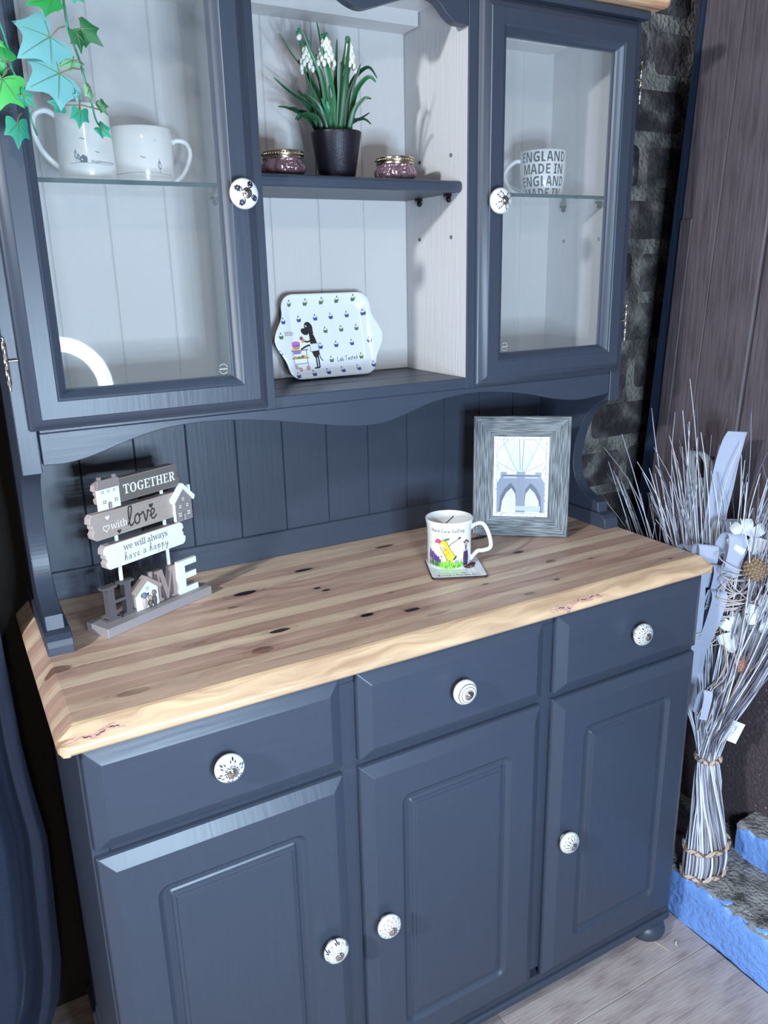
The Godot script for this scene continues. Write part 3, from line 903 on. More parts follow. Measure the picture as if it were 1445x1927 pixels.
# ---------------------------------------------------------------- the room
func build_room() -> void:
	var fl := MB.new()
	fl.box(Vector3(-3.3, -.12, -.15), Vector3(1.1, -.013, 3.7), .0)
	var f := struct("floor", fl, M.mortar)
	var rng := RandomNumberGenerator.new()
	rng.seed = 5
	for r in 20:
		var z0 := -.06 + .19 * r + .001
		var x := -3.2 + rng.randf() * 0.6 - .6
		var n := 0
		while x < 0.58:
			var x1 := minf(x + 1.28, .592)
			if r == 3 and n == 0:
				x1 = -.38
			var xa := maxf(x, -3.2)
			if x1 - xa > .03:
				var b := MB.new()
				b.xf = Transform3D(Basis(Vector3.RIGHT, -PI / 2), Vector3(0, 0, z0))
				b.rings(xa + .0004, -.189, x1 - .0004, 0.0, [[0.0, -.013, 0.0], [0.0, -.0012, 0.0], [.0012, 0.0, 0.0]], 0, true, false)
				obj("plank", b, M.floor[(r * 2 + n * 3 + rng.randi() % 2) % 4], f)
			x = x1
			n += 1
	# brick wall behind the dresser
	var wb := MB.new()
	wb.box(Vector3(-3.3, -.02, -.15), Vector3(1.1, 2.5, -.03), .0)
	var w := struct("wall_back", wb, M.mortar)
	var rc := MB.new()
	rc.box(Vector3(-3.2, 0.0, -.031), Vector3(-.3, 2.45, -.02), .001)
	obj("render_coat", rc, mat(Color(0.13, 0.115, 0.105), 0.9), w)
	var yrow := 0.0
	for r in 20:
		var y0 := .098 + .112 * r - .05
		var xoff := (0.12 if r % 2 == 0 else 0.0)
		for k in 4:
			var x0 := .3 + xoff + k * .245 - .2
			if x0 > .9:
				continue
			var b := MB.new()
			var j := 0.006
			b.rings(x0 + rng.randf() * j, y0 + rng.randf() * j, minf(x0 + .225 - rng.randf() * j, .97), y0 + .09 - rng.randf() * j, [[0.0, -.036, .016], [0.0, -.0305, .016], [.006, -.0275 + rng.randf() * .002, .014, 2], [.018, -.0255 + rng.randf() * .002, .012, 2]], 4, true, false)
			if x0 < .92:
				obj("brick", b, M.brick[rng.randi() % 3], w)
	# plank-clad wall on the right, boards leaning a little
	var wr := MB.new()
	wr.box(Vector3(.95, -.02, -.15), Vector3(1.1, 2.5, 3.7), .0)
	wr.box(Vector3(.806, -.02, -.02), Vector3(.95, .54, 3.6), .0)
	var wl := struct("wall_right", wr, M.plaster)
	var edges := [.082, .176, .29, .405, .53, .65, .77, .89, 1.01]
	for k in 8:
		var b := MB.new()
		var th := 0.022 + (0.004 if k % 2 == 1 else 0.0)
		# drawn as (z, y) and turned to face -x; the foot of each board sits further back than its head
		b.xf = Transform3D(Basis(Vector3(0, 0, 1), Vector3(0, 1, 0.045), Vector3(-1, 0, 0)), Vector3(.824, 0, -.0405))
		b.rings(edges[k] + .0008, .52, edges[k + 1] - .0012, 2.42, [[0.0, 0.0, 0.0], [0.0, th - .003, 0.0], [.003, th, 0.0]], 0)
		obj("plank", b, M.plank[k % 3], wl)
	var bd := MB.new()
	bd.xf = Transform3D(Basis(Vector3(0, 0, 1), Vector3(0, 1, 0.045), Vector3(-1, 0, 0)), Vector3(.8025, 0, -.0405))
	bd.box(Vector3(.084, .52, 0.0), Vector3(.113, 1.43, .004), .0015)
	obj("batten", bd, M.plank[1], wl)
	var po := MB.new()
	po.xf = Transform3D(Basis(Vector3(1, 0, 0), Vector3(0, 1, 0.064), Vector3(0, 0, 1)), Vector3(.80, 0, -.0116))
	po.box(Vector3(.006, .1, 0.0), Vector3(.046, 2.4, .04), .002)
	struct("trim_1", po, M.post)
	# stepped plinth: painted risers, rough concrete treads
	step("trim_2", .595, .86, 0.0, .115, -.02, 3.6, 21)
	step("trim_3", .742, .86, .10, .19, .44, 3.6, 22)
	for s in [["wall_left", Vector3(-3.35, -.02, -.15), Vector3(-3.2, 2.5, 3.7)], ["wall_front", Vector3(-3.3, -.02, 3.6), Vector3(1.1, 2.5, 3.75)]]:
		var b := MB.new()
		b.box(s[1], s[2], .0)
		struct(s[0], b, M.wall)
	var ce := MB.new()
	ce.box(Vector3(-3.35, 2.45, -.15), Vector3(1.1, 2.6, 3.75), .0)
	struct("ceiling", ce, M.ceiling)

func step(called: String, x0: float, x1: float, y0: float, y1: float, z0: float, z1: float, sd: int) -> void:
	var f := FastNoiseLite.new()
	f.seed = sd
	f.frequency = 9.0
	f.fractal_octaves = 4
	# riser: a rough painted sheet with an uneven upper edge
	var b := MB.new()
	var nz := 150
	var zmax := 1.3
	var prev := PackedVector3Array()
	for i in nz + 2:
		var z := z0 + (zmax - z0) * i / nz if i <= nz else z1
		var row := PackedVector3Array()
		var top := y1 - .006 + f.get_noise_2d(z * 3.0, 3.0) * .012
		for k in 7:
			var y := lerpf(y0, top, k / 6.0)
			var d := f.get_noise_3d(z * .6, y * .6, 1.0) * .008
			if k == 6:
				d = .006
			row.append(Vector3(x0 + d, y, z))
		row.append(Vector3(x0 + .03, top, z))
		if i > 0:
			for k in 7:
				b.quad(prev[k], row[k], row[k + 1], prev[k + 1], 1)
		prev = row
	var r := struct(called, b, M.blue)
	# tread: lumpy concrete, crumbling at the nosing
	var c := MB.new()
	var nx := 26
	var pr := PackedVector3Array()
	for i in nz + 2:
		var z := z0 + (zmax - z0) * i / nz if i <= nz else z1
		var row := PackedVector3Array()
		for k in nx + 1:
			var u := float(k) / nx
			var x := lerpf(x0 + .004 + f.get_noise_2d(z * 4.0, 9.0) * .008, x1, u)
			var edge := exp(-u * 7.0)
			var y := y1 + f.get_noise_2d(x * 2.0, z * 2.0) * .006 + f.get_noise_2d(x * 7.0, z * 7.0) * .012 * edge - edge * .004
			row.append(Vector3(x, y, z))
		row.insert(0, Vector3(row[0].x + .006, y1 - .03, z))
		if i > 0:
			for k in row.size() - 1:
				c.quad(pr[k], row[k], row[k + 1], pr[k + 1], 1)
		pr = row
	obj("tread", c, M.concrete, r)
	var body := MB.new()
	body.box(Vector3(x0 + .012, y0, z0 + .004), Vector3(x1, y1 - .02, z1), .0)
	obj("core", body, M.concrete, r)

# ---------------------------------------------------------------- crockery
func mug_body(prof_out: Array, th: float, material: Material, parent: Node, n := 64) -> void:
	# outside up, over the lip, inside down
	var prof := [Vector2(0, prof_out[0].y + .002), Vector2(prof_out[0].x - .006, prof_out[0].y + .002), Vector2(prof_out[0].x - .004, prof_out[0].y)]
	prof.append_array(prof_out)
	var top: Vector2 = prof_out[prof_out.size() - 1]
	prof.append(Vector2(top.x - th * .25, top.y + th * .35))
	prof.append(Vector2(top.x - th * .75, top.y + th * .35))
	var b := MB.new()
	b.uvs = true
	b.lathe(prof, n, 1, 0.0, top.y + th * .35)
	obj("body", b, material, parent)
	var i := MB.new()
	var ip := [Vector2(top.x - th * .75, top.y + th * .35)]
	for k in range(prof_out.size() - 1, 0, -1):
		ip.append(Vector2(prof_out[k].x - th, prof_out[k].y))
	ip.append(Vector2(prof_out[1].x - th - .006, .006))
	ip.append(Vector2(0, .005))
	i.lathe(ip, n, 1)
	obj("inside", i, M.white, parent)
func handle(pts: Array, r: float, squash: float, turn: float, parent: Node) -> void:
	var q := PackedVector3Array()
	for v in arc_pts(pts, 6):
		q.append(Vector3(v.x, v.y, 0).rotated(Vector3.UP, turn))
	var b := MB.new()
	b.tube(q, r, r, 14, 1, squash)
	obj("handle", b, M.white, parent)
func glazed(t: Texture2D) -> StandardMaterial3D:
	var m := tex_mat(t, 0.16)
	m.clearcoat_enabled = true
	return m
func bird(c: Cv, at: Vector2, k: float, col: Color) -> void:
	c.line(c.smooth(PackedVector2Array([at + Vector2(-10, -4) * k, at + Vector2(-4, -6) * k, at, at + Vector2(5, -3) * k, at + Vector2(11, -1) * k])), 2.6 * k, col)
func tree(c: Cv, at: Vector2, h: float, col: Color) -> void:
	c.line(PackedVector2Array([at, at + Vector2(0, -h)]), 2.0, col)
	for k in 26:
		var a := fposmod(k * 2.4, TAU)
		var rr := sqrt(fposmod(k * 0.618, 1.0))
		c.ell(at + Vector2(cos(a) * rr * h * .15, -h * .62 + sin(a) * rr * h * .38), 2.2, 3.0, a, col, 8)
func build_mugs() -> void:
	var ink := Color(0.12, 0.16, 0.3)
	var cream := Color(0.93, 0.92, 0.9)
	# tall tapered mug
	var c := Cv.new(1024, 420, cream, 2)
	c.line(PackedVector2Array([Vector2(430, 322), Vector2(500, 318), Vector2(640, 326), Vector2(700, 324)]), 1.6, ink)
	tree(c, Vector2(470, 318), 74, ink)
	tree(c, Vector2(486, 318), 50, ink)
	c.poly(PackedVector2Array([Vector2(492, 318), Vector2(492, 292), Vector2(512, 276), Vector2(534, 290), Vector2(534, 318)]), ink)
	c.poly(PackedVector2Array([Vector2(500, 308), Vector2(500, 298), Vector2(508, 298), Vector2(508, 308)]), cream)
	bird(c, Vector2(516, 196), 1.3, ink); bird(c, Vector2(596, 264), 1.1, ink)
	c.text("Happiness is home", Vector2(640, 312), 18, ink, "Droid Serif", true)
	var t := thing("mug", "tall off-white mug with a tree, cottage and birds, on the left glass shelf", "mug", Vector3(-.3850, 1.46, .139), -.30)
	mug_body([Vector2(.0335, 0.0), Vector2(.0365, .004), Vector2(.0362, .02), Vector2(.0352, .05), Vector2(.0338, .085), Vector2(.0335, .094)], .0035, glazed(c.tex()), t)
	handle([Vector2(-.031, .082), Vector2(-.044, .089), Vector2(-.058, .084), Vector2(-.062, .066), Vector2(-.057, .046), Vector2(-.046, .03), Vector2(-.034, .02)], .0045, .8, .1, t)
	# wide mug
	c = Cv.new(1024, 330, cream, 2)
	c.line(PackedVector2Array([Vector2(330, 262), Vector2(470, 256), Vector2(600, 258), Vector2(690, 264)]), 1.6, ink)
	tree(c, Vector2(606, 258), 78, ink)
	bird(c, Vector2(520, 178), 1.2, ink); bird(c, Vector2(590, 84), .8, Color(0.5, 0.55, 0.7))
	t = thing("mug", "wide off-white mug with one small tree, beside the tall mug on glass", "mug", Vector3(-.3020, 1.46, .104), -.28)
	mug_body([Vector2(.039, 0.0), Vector2(.0415, .004), Vector2(.043, .03), Vector2(.0435, .06), Vector2(.0435, .076)], .0035, glazed(c.tex()), t)
	handle([Vector2(.039, .058), Vector2(.048, .064), Vector2(.061, .062), Vector2(.067, .049), Vector2(.062, .032), Vector2(.053, .018), Vector2(.041, .009)], .0042, .8, .12, t)
	# block-lettered mug
	c = Cv.new(1024, 330, Color(0.95, 0.95, 0.95), 2)
	var black := Color(0.03, 0.03, 0.04)
	for k in 4:
		c.text(["ENGLAND", "MADE IN", "ENGLAND", "MADE IN"][k], Vector2(506, 52 + k * 84), 94, black, "Droid Sans", true, 0, 0.82)
		c.text(["ENGLAND", "MADE IN", "ENGLAND", "MADE IN"][k], Vector2(1014, 52 + k * 84), 94, black, "Droid Sans", true, 0, 0.82)
		c.text(["ENGLAND", "MADE IN", "ENGLAND", "MADE IN"][k], Vector2(-10, 52 + k * 84), 94, black, "Droid Sans", true, 0, 0.82)
	t = thing("mug", "white mug covered in black block capitals on the right glass shelf", "mug", Vector3(.410, 1.46, .125), -.62)
	mug_body([Vector2(.028, 0.0), Vector2(.033, .003), Vector2(.037, .012), Vector2(.0395, .03), Vector2(.0408, .055), Vector2(.0412, .078)], .0034, glazed(c.tex()), t)
	handle([Vector2(-.038, .064), Vector2(-.05, .063), Vector2(-.064, .052), Vector2(-.068, .037), Vector2(-.06, .02), Vector2(-.047, .01), Vector2(-.034, .0075)], .0046, .85, .1, t)
	var tg := MB.new()
	var q := PackedVector3Array([Vector3(-.066, .03, .006), Vector3(-.055, .022, .010), Vector3(-.042, .016, .012), Vector3(-.036, .012, .012)])
	tg.tube(q, .0006, .0006, 5)
	tg.ball(Vector3(-.065, .03, .006), Vector3(.003, .003, .003), 8, 5)
	obj("tag_loop", tg, M.matte_white, t)
	golf_mug()

func golf_mug() -> void:
	var W := 1024
	var H := 384
	var c := Cv.new(W, H, Color(0.96, 0.96, 0.96), 2)
	var k := Color(0.1, 0.09, 0.12)
	c.hand("Hard Core Golfing", Vector2(384, 80), 256.0 / c.hand_width("Hard Core Golfing", PRINT, .2), 3.6, k, 0.0, PRINT, .2)
	# turf, lavender, flag
	var rng := RandomNumberGenerator.new()
	rng.seed = 4
	c.ell(Vector2(520, 350), 130, 34, 0, Color(0.55, 0.85, 0.2), 40)
	for n in 120:
		var p := Vector2(350 + rng.randf() * 330, 352 + rng.randf() * 26)
		c.line(PackedVector2Array([p, p + Vector2(rng.randfn(0, 5), -14 - rng.randf() * 16)]), 3.0, [Color(0.2, 0.5, 0.15), Color(0.45, 0.75, 0.2), Color(0.15, 0.35, 0.2), Color(0.65, 0.9, 0.3)][n % 4], false)
	for n in 46:
		var x := 346 + rng.randf() * 104
		var hh := 50 + (450 - x) * 0.6 + rng.randf() * 22
		var p := Vector2(x, 366)
		c.line(PackedVector2Array([p, p + Vector2(4, -hh * .55)]), 3.0, Color(0.25, 0.4, 0.25), false)
		c.ell(p + Vector2(5, -hh * .8), 5, hh * .32, 0.1, [Color(0.36, 0.25, 0.52), Color(0.27, 0.2, 0.42), Color(0.45, 0.33, 0.6)][n % 3], 10)
	for x in [570, 584, 612]:
		c.line(PackedVector2Array([Vector2(x, 362), Vector2(x + 2, 310)]), 3, Color(0.3, 0.35, 0.4)); c.ell(Vector2(x + 2, 318), 5, 16, 0, Color(0.5, 0.4, 0.65), 10)
	c.line(PackedVector2Array([Vector2(470, 350), Vector2(466, 272)]), 2, k); c.poly(PackedVector2Array([Vector2(466, 272), Vector2(448, 280), Vector2(466, 288)]), Color(0.55, 0.25, 0.6))
	# a plump yellow bird swinging a club
	var body := PackedVector2Array([Vector2(436, 170), Vector2(470, 146), Vector2(502, 156), Vector2(516, 190), Vector2(540, 236), Vector2(566, 278), Vector2(548, 306), Vector2(516, 312), Vector2(496, 286), Vector2(474, 240), Vector2(452, 204)])
	body = c.smooth(body, 5)
	c.poly(body, Color(0.96, 0.76, 0.15))
	c.line(body, 4, k)
	c.poly(PackedVector2Array([Vector2(548, 300), Vector2(578, 262), Vector2(574, 290), Vector2(556, 308)]), k)
	c.line(c.smooth(PackedVector2Array([Vector2(468, 250), Vector2(496, 262), Vector2(520, 246), Vector2(512, 232)])), 4, Color(0.75, 0.5, 0.1))
	c.ell(Vector2(470, 198), 13, 22, -.3, Color(1, 1, 1)); c.ell(Vector2(474, 206), 4, 6, 0, k)
	c.poly(PackedVector2Array([Vector2(482, 214), Vector2(512, 218), Vector2(486, 230)]), Color(0.95, 0.45, 0.35))
	for q in [[420, 160], [434, 144], [450, 150], [440, 164]]:
		c.ell(Vector2(q[0], q[1]), 15, 9, q[0] * .05, Color(0.8, 0.2, 0.5), 12)
	c.ell(Vector2(502, 136), 26, 11, -.35, Color(0.35, 0.5, 0.3)); c.line(PackedVector2Array([Vector2(474, 142), Vector2(470, 122), Vector2(484, 120)]), 3, k)
	c.line(PackedVector2Array([Vector2(520, 190), Vector2(534, 172), Vector2(594, 130)]), 6, k); c.ell(Vector2(598, 128), 12, 8, -.7, k)
	c.line(PackedVector2Array([Vector2(524, 310), Vector2(520, 352)]), 5, Color(0.25, 0.3, 0.15)); c.line(PackedVector2Array([Vector2(504, 300), Vector2(500, 320)]), 4, k)
	# golf bag
	c.poly(PackedVector2Array([Vector2(636, 240), Vector2(680, 240), Vector2(690, 300), Vector2(684, 368), Vector2(634, 368), Vector2(630, 300)]), Color(0.25, 0.17, 0.36))
	c.line(PackedVector2Array([Vector2(660, 250), Vector2(664, 360)]), 6, Color(0.13, 0.08, 0.2)); c.line(PackedVector2Array([Vector2(642, 250), Vector2(640, 360)]), 3, Color(0.4, 0.3, 0.5))
	c.poly(PackedVector2Array([Vector2(634, 236), Vector2(682, 230), Vector2(682, 244), Vector2(634, 250)]), Color(0.72, 0.66, 0.88))
	for q in [[644, 170], [660, 160], [676, 166], [690, 178]]:
		c.line(PackedVector2Array([Vector2(656, 236), Vector2(q[0], q[1])]), 5, Color(0.3, 0.14, 0.16)); c.ell(Vector2(q[0], q[1]), 12, 7, .3, Color(0.32, 0.12, 0.15))
	for q in [[400, 150], [364, 176], [452, 236], [590, 196]]:
		c.line(c.smooth(PackedVector2Array([Vector2(q[0], q[1]), Vector2(q[0] + 6, q[1] + 9), Vector2(q[0] + 15, q[1] + 6)])), 2, Color(0.45, 0.5, 0.65))
	var t := thing("mug", "white flared mug with a yellow golfing bird, standing on the square coaster", "mug", Vector3(.132, .8445, .238), -.64)
	mug_body([Vector2(.034, 0.0), Vector2(.0375, .003), Vector2(.0382, .01), Vector2(.0382, .05), Vector2(.0390, .067), Vector2(.0405, .077), Vector2(.0418, .083)], .0026, glazed(c.tex()), t)
	handle([Vector2(.037, .064), Vector2(.046, .071), Vector2(.058, .0715), Vector2(.067, .058), Vector2(.0725, .038), Vector2(.071, .027), Vector2(.06, .0225), Vector2(.05, .021), Vector2(.043, .014), Vector2(.037, .006)], .0040, .9, .05, t)
	var cl := MB.new()
	cl.tube(PackedVector3Array([Vector3(.006, .074, -.0358), Vector3(-.010, .058, -.0350), Vector3(-.014, .0575, -.0345)]), .0007, .0007, 5)
	var co := obj("painted_club", cl, M.dark_metal, t)
	co.set_meta("label", "small golf club drawn inside the rim")
	# coaster
	var q := Cv.new(256, 256, Color(0.94, 0.95, 0.97), 2)
	q.hand("Beautiful Hen live here", Vector2(30, 240), 200.0 / q.hand_width("Beautiful Hen live here", PRINT, .2), 2.6, k, 0, PRINT, .2)
	for n in 60:
		var p := Vector2(40 + rng.randf() * 180, 204 + rng.randf() * 12)
		q.line(PackedVector2Array([p, p + Vector2(rng.randfn(0, 8), rng.randfn(0, 3))]), 2, [Color(0.7, 0.55, 0.3), Color(0.5, 0.38, 0.2)][n % 2], false)
	q.ell(Vector2(196, 120), 26, 36, .5, Color(0.45, 0.14, 0.16)); q.ell(Vector2(214, 96), 16, 22, .8, Color(0.35, 0.1, 0.12))
	q.line(q.smooth(PackedVector2Array([Vector2(216, 70), Vector2(230, 80), Vector2(222, 96)])), 5, k)
	var ct := thing("coaster", "square white picture coaster with rounded corners under the golfing bird mug", "coaster", Vector3(.1275, .84, .2645), -.43)
	var b := MB.new()
	b.xf = Transform3D(Basis(Vector3.RIGHT, -PI / 2), Vector3.ZERO)
	b.rings(-.0475, -.0475, .0475, .0475, [[.001, .0002, .006], [0.0, .001, .006], [0.0, .0034, .006], [.0008, .0038, .006]], 5)
	obj("board", b, mat(Color(0.2, 0.1, 0.08), 0.5), ct)
	var tp := MB.new()
	tp.uvs = true
	var lp := MB.rr(-.0466, -.0466, .0466, .0466, .006, 5, 0.0)
	for i in lp.size():
		lp[i] = Vector3(lp[i].x, .0042, -lp[i].y)
	tp.cap(lp, true, func(v): return Vector2(.5 + v.x / .0935, .5 + v.z / .0935))
	obj("print", tp, tex_mat(q.tex(), 0.2), ct)

# ---------------------------------------------------------------- tray, picture, sign
func cupcake(c: Cv, p: Vector2, k: float, cup: Color, rot := -.05) -> void:
	var ink := Color(0.1, 0.1, 0.14)
	var f := func(x, y): return p + Vector2(x, y).rotated(rot) * k
	c.poly(PackedVector2Array([f.call(-14, 0), f.call(14, 0), f.call(10, 17), f.call(-10, 17)]), cup)
	for x in [-7, 0, 7]:
		c.line(PackedVector2Array([f.call(x, 1), f.call(x * .8, 16)]), 1.6 * k, cup.darkened(.45))
	c.poly(PackedVector2Array([f.call(-15, 0), f.call(-10, -6), f.call(-3, -14), f.call(3, -12), f.call(10, -6), f.call(15, 0)]), Color(1, 1, 1))
	c.line(PackedVector2Array([f.call(-15, 0), f.call(-8, -5), f.call(-2, -14), f.call(5, -9), f.call(15, 0)]), 1.8 * k, ink)
	c.ell(f.call(-2, -17), 4 * k, 4 * k, 0, Color(0.35, 0.1, 0.15), 10)
	c.line(PackedVector2Array([f.call(-15, 0), f.call(-10, 17), f.call(10, 17), f.call(15, 0)]), 1.4 * k, ink)
func build_tray() -> void:
	var W := 1000
	var H := 690
	var c := Cv.new(W, H, Color(0.94, 0.95, 0.97), 2)
	var gr := Color(0.38, 0.52, 0.3)
	var bl := Color(0.2, 0.36, 0.66)
	for q in [[40, 92, 0], [172, 72, 0], [322, 66, 0], [468, 60, 0], [610, 54, 0], [762, 46, 0], [96, 212, 1], [252, 196, 1], [402, 190, 1], [546, 184, 1], [698, 176, 1], [848, 168, 1], [482, 296, 0], [630, 292, 0], [776, 288, 0], [62, 330, 0], [420, 424, 1], [566, 418, 1], [716, 412, 1], [872, 402, 1], [36, 470, 1], [506, 540, 0], [790, 530, 0], [172, 652, 1], [318, 646, 1], [450, 640, 1], [590, 634, 1], [742, 628, 1], [880, 610, 1]]:
		cupcake(c, Vector2(q[0], q[1]), 1.35, bl if q[2] == 1 else gr)
	var ink := Color(0.07, 0.06, 0.07)
	c.hand("Lab Tested", Vector2(562, 562), 36, 3.6, ink, -.06, PRINT, .16)
	# a black dog in an apron with a cake trolley
	c.ell(Vector2(328, 268), 36, 48, -.35, ink); c.ell(Vector2(290, 300), 36, 25, .55, ink); c.ell(Vector2(345, 296), 20, 44, -.2, Color(0.13, 0.11, 0.12))
	c.ell(Vector2(306, 256), 9, 8, 0, Color(0.9, 0.9, 0.9)); c.ell(Vector2(304, 257), 4, 4, 0, ink)
	c.poly(c.smooth(PackedVector2Array([Vector2(322, 300), Vector2(366, 330), Vector2(392, 410), Vector2(400, 480), Vector2(372, 520), Vector2(346, 500), Vector2(330, 440), Vector2(330, 370), Vector2(322, 300)]), 5), ink)
	c.line(c.smooth(PackedVector2Array([Vector2(350, 366), Vector2(306, 384), Vector2(270, 372)])), 13, ink)
	c.line(c.smooth(PackedVector2Array([Vector2(356, 408), Vector2(300, 416), Vector2(244, 440)])), 14, Color(0.14, 0.12, 0.13))
	c.line(PackedVector2Array([Vector2(366, 510), Vector2(370, 600), Vector2(348, 602)]), 12, ink); c.line(PackedVector2Array([Vector2(386, 506), Vector2(390, 596), Vector2(376, 602)]), 12, ink)
	c.line(c.smooth(PackedVector2Array([Vector2(398, 470), Vector2(406, 520), Vector2(426, 545)])), 7, ink)
	c.poly(PackedVector2Array([Vector2(322, 402), Vector2(398, 398), Vector2(402, 460), Vector2(324, 466)]), Color(0.9, 0.92, 0.96)); c.line(PackedVector2Array([Vector2(322, 402), Vector2(398, 398), Vector2(402, 460), Vector2(324, 466), Vector2(322, 402)]), 3, ink)
	c.poly(PackedVector2Array([Vector2(238, 352), Vector2(264, 340), Vector2(286, 372), Vector2(262, 392)]), Color(0.85, 0.6, 0.3)); c.ell(Vector2(252, 352), 13, 16, .7, Color(0.55, 0.25, 0.5))
	c.ell(Vector2(196, 430), 32, 14, 0, Color(0.82, 0.62, 0.3)); c.poly(PackedVector2Array([Vector2(160, 388), Vector2(234, 388), Vector2(232, 420), Vector2(162, 420)]), Color(0.66, 0.35, 0.68)); c.ell(Vector2(197, 388), 37, 14, 0, Color(0.75, 0.45, 0.78))
	for y in [452, 516]:
		c.line(PackedVector2Array([Vector2(140, y), Vector2(300, y - 4)]), 8, Color(0.55, 0.45, 0.3))
	for x in [158, 284]:
		c.line(PackedVector2Array([Vector2(x, 440), Vector2(x + 4, 596)]), 5, Color(0.35, 0.3, 0.3))
	c.poly(PackedVector2Array([Vector2(160, 456), Vector2(240, 454), Vector2(230, 478), Vector2(170, 480)]), Color(0.55, 0.5, 0.75))
	for q in [[180, 506, 0.85, 0.6, 0.4], [214, 508, 0.4, 0.55, 0.3], [250, 500, 0.6, 0.3, 0.3], [272, 502, 0.85, 0.75, 0.4]]:
		c.ell(Vector2(q[0], q[1]), 19, 11, 0, Color(q[2], q[3], q[4]))
	c.line(PackedVector2Array([Vector2(172, 560), Vector2(280, 556)]), 5, Color(0.5, 0.4, 0.35))
	for q in [[176, 586], [212, 606], [284, 598]]:
		c.ell(Vector2(q[0], q[1]), 17, 17, 0, Color(0.65, 0.3, 0.3)); c.ell(Vector2(q[0], q[1]), 11, 11, 0, Color(0.93, 0.9, 0.9)); c.ell(Vector2(q[0], q[1]), 5, 5, 0, Color(0.65, 0.3, 0.3))
	c.poly(PackedVector2Array([Vector2(98, 300), Vector2(182, 296), Vector2(184, 324), Vector2(98, 330)]), Color(0.6, 0.5, 0.42)); c.poly(PackedVector2Array([Vector2(104, 305), Vector2(177, 301), Vector2(179, 320), Vector2(104, 325)]), Color(0.95, 0.95, 0.95))
	for x in [118, 140, 162]:
		c.ell(Vector2(x, 313), 7, 4, 0, ink)
	var m := glazed(c.tex())
	var t := thing("tray", "small white melamine tray printed with cupcakes and a black dog, leaning in the niche", "tray", Vector3(-.006, 1.1650, .081), 0.0)
	t.rotation.x = -.20
	# outline with a swelling grip at either end
	var loop := func(ins: float, z: float) -> PackedVector3Array:
		var o := PackedVector3Array()
		var base := MB.rr(-.084 + ins, ins, .084 - ins, .142 - ins, maxf(.023 - ins * .3, .006), 8, z)
		var dense := PackedVector3Array()
		for i in base.size():
			var a := base[i]
			var b2 := base[(i + 1) % base.size()]
			var n := 22 if a.distance_to(b2) > .03 else 1
			for k in n:
				dense.append(a.lerp(b2, float(k) / n))
		for v in dense:
			var yy := (v.y - .066) / .047
			var bump := 0.0
			if absf(yy) < 1.0:
				bump = .0185 * pow(cos(yy * PI / 2), 2.0) * 1.0
			if ins > .008:
				bump *= 0.0
			elif ins > .004:
				bump *= 0.95
			o.append(Vector3(v.x + signf(v.x) * bump * (1.0 if absf(v.x) > .04 else 0.0), v.y, z))
		return o
	var uvf := func(v): return Vector2(.5 + v.x / .205, 1.0 - v.y / .142)
	var b := MB.new()
	b.uvs = true
	var seq := [[.0005, .0095], [0.0, .0105], [.0006, .0113], [.0035, .0112], [.0095, .0085], [.0155, .003], [.0175, .0022]]
	for i in seq.size() - 1:
		b.loft(loop.call(seq[i][0], seq[i][1]), loop.call(seq[i + 1][0], seq[i + 1][1]), 1, uvf)
	b.cap(loop.call(.0175, .0022), true, uvf)
	obj("face", b, m, t)
	var u := MB.new()
	var bs := [[.0185, 0.0], [.0165, .0005], [.0105, .0062], [.0045, .009], [.0005, .0095]]
	u.cap(loop.call(.0185, 0.0), false)
	for i in bs.size() - 1:
		u.loft(loop.call(bs[i][0], bs[i][1]), loop.call(bs[i + 1][0], bs[i + 1][1]), 1)
	obj("underside", u, mat(Color(0.1, 0.1, 0.11), 0.4), t)

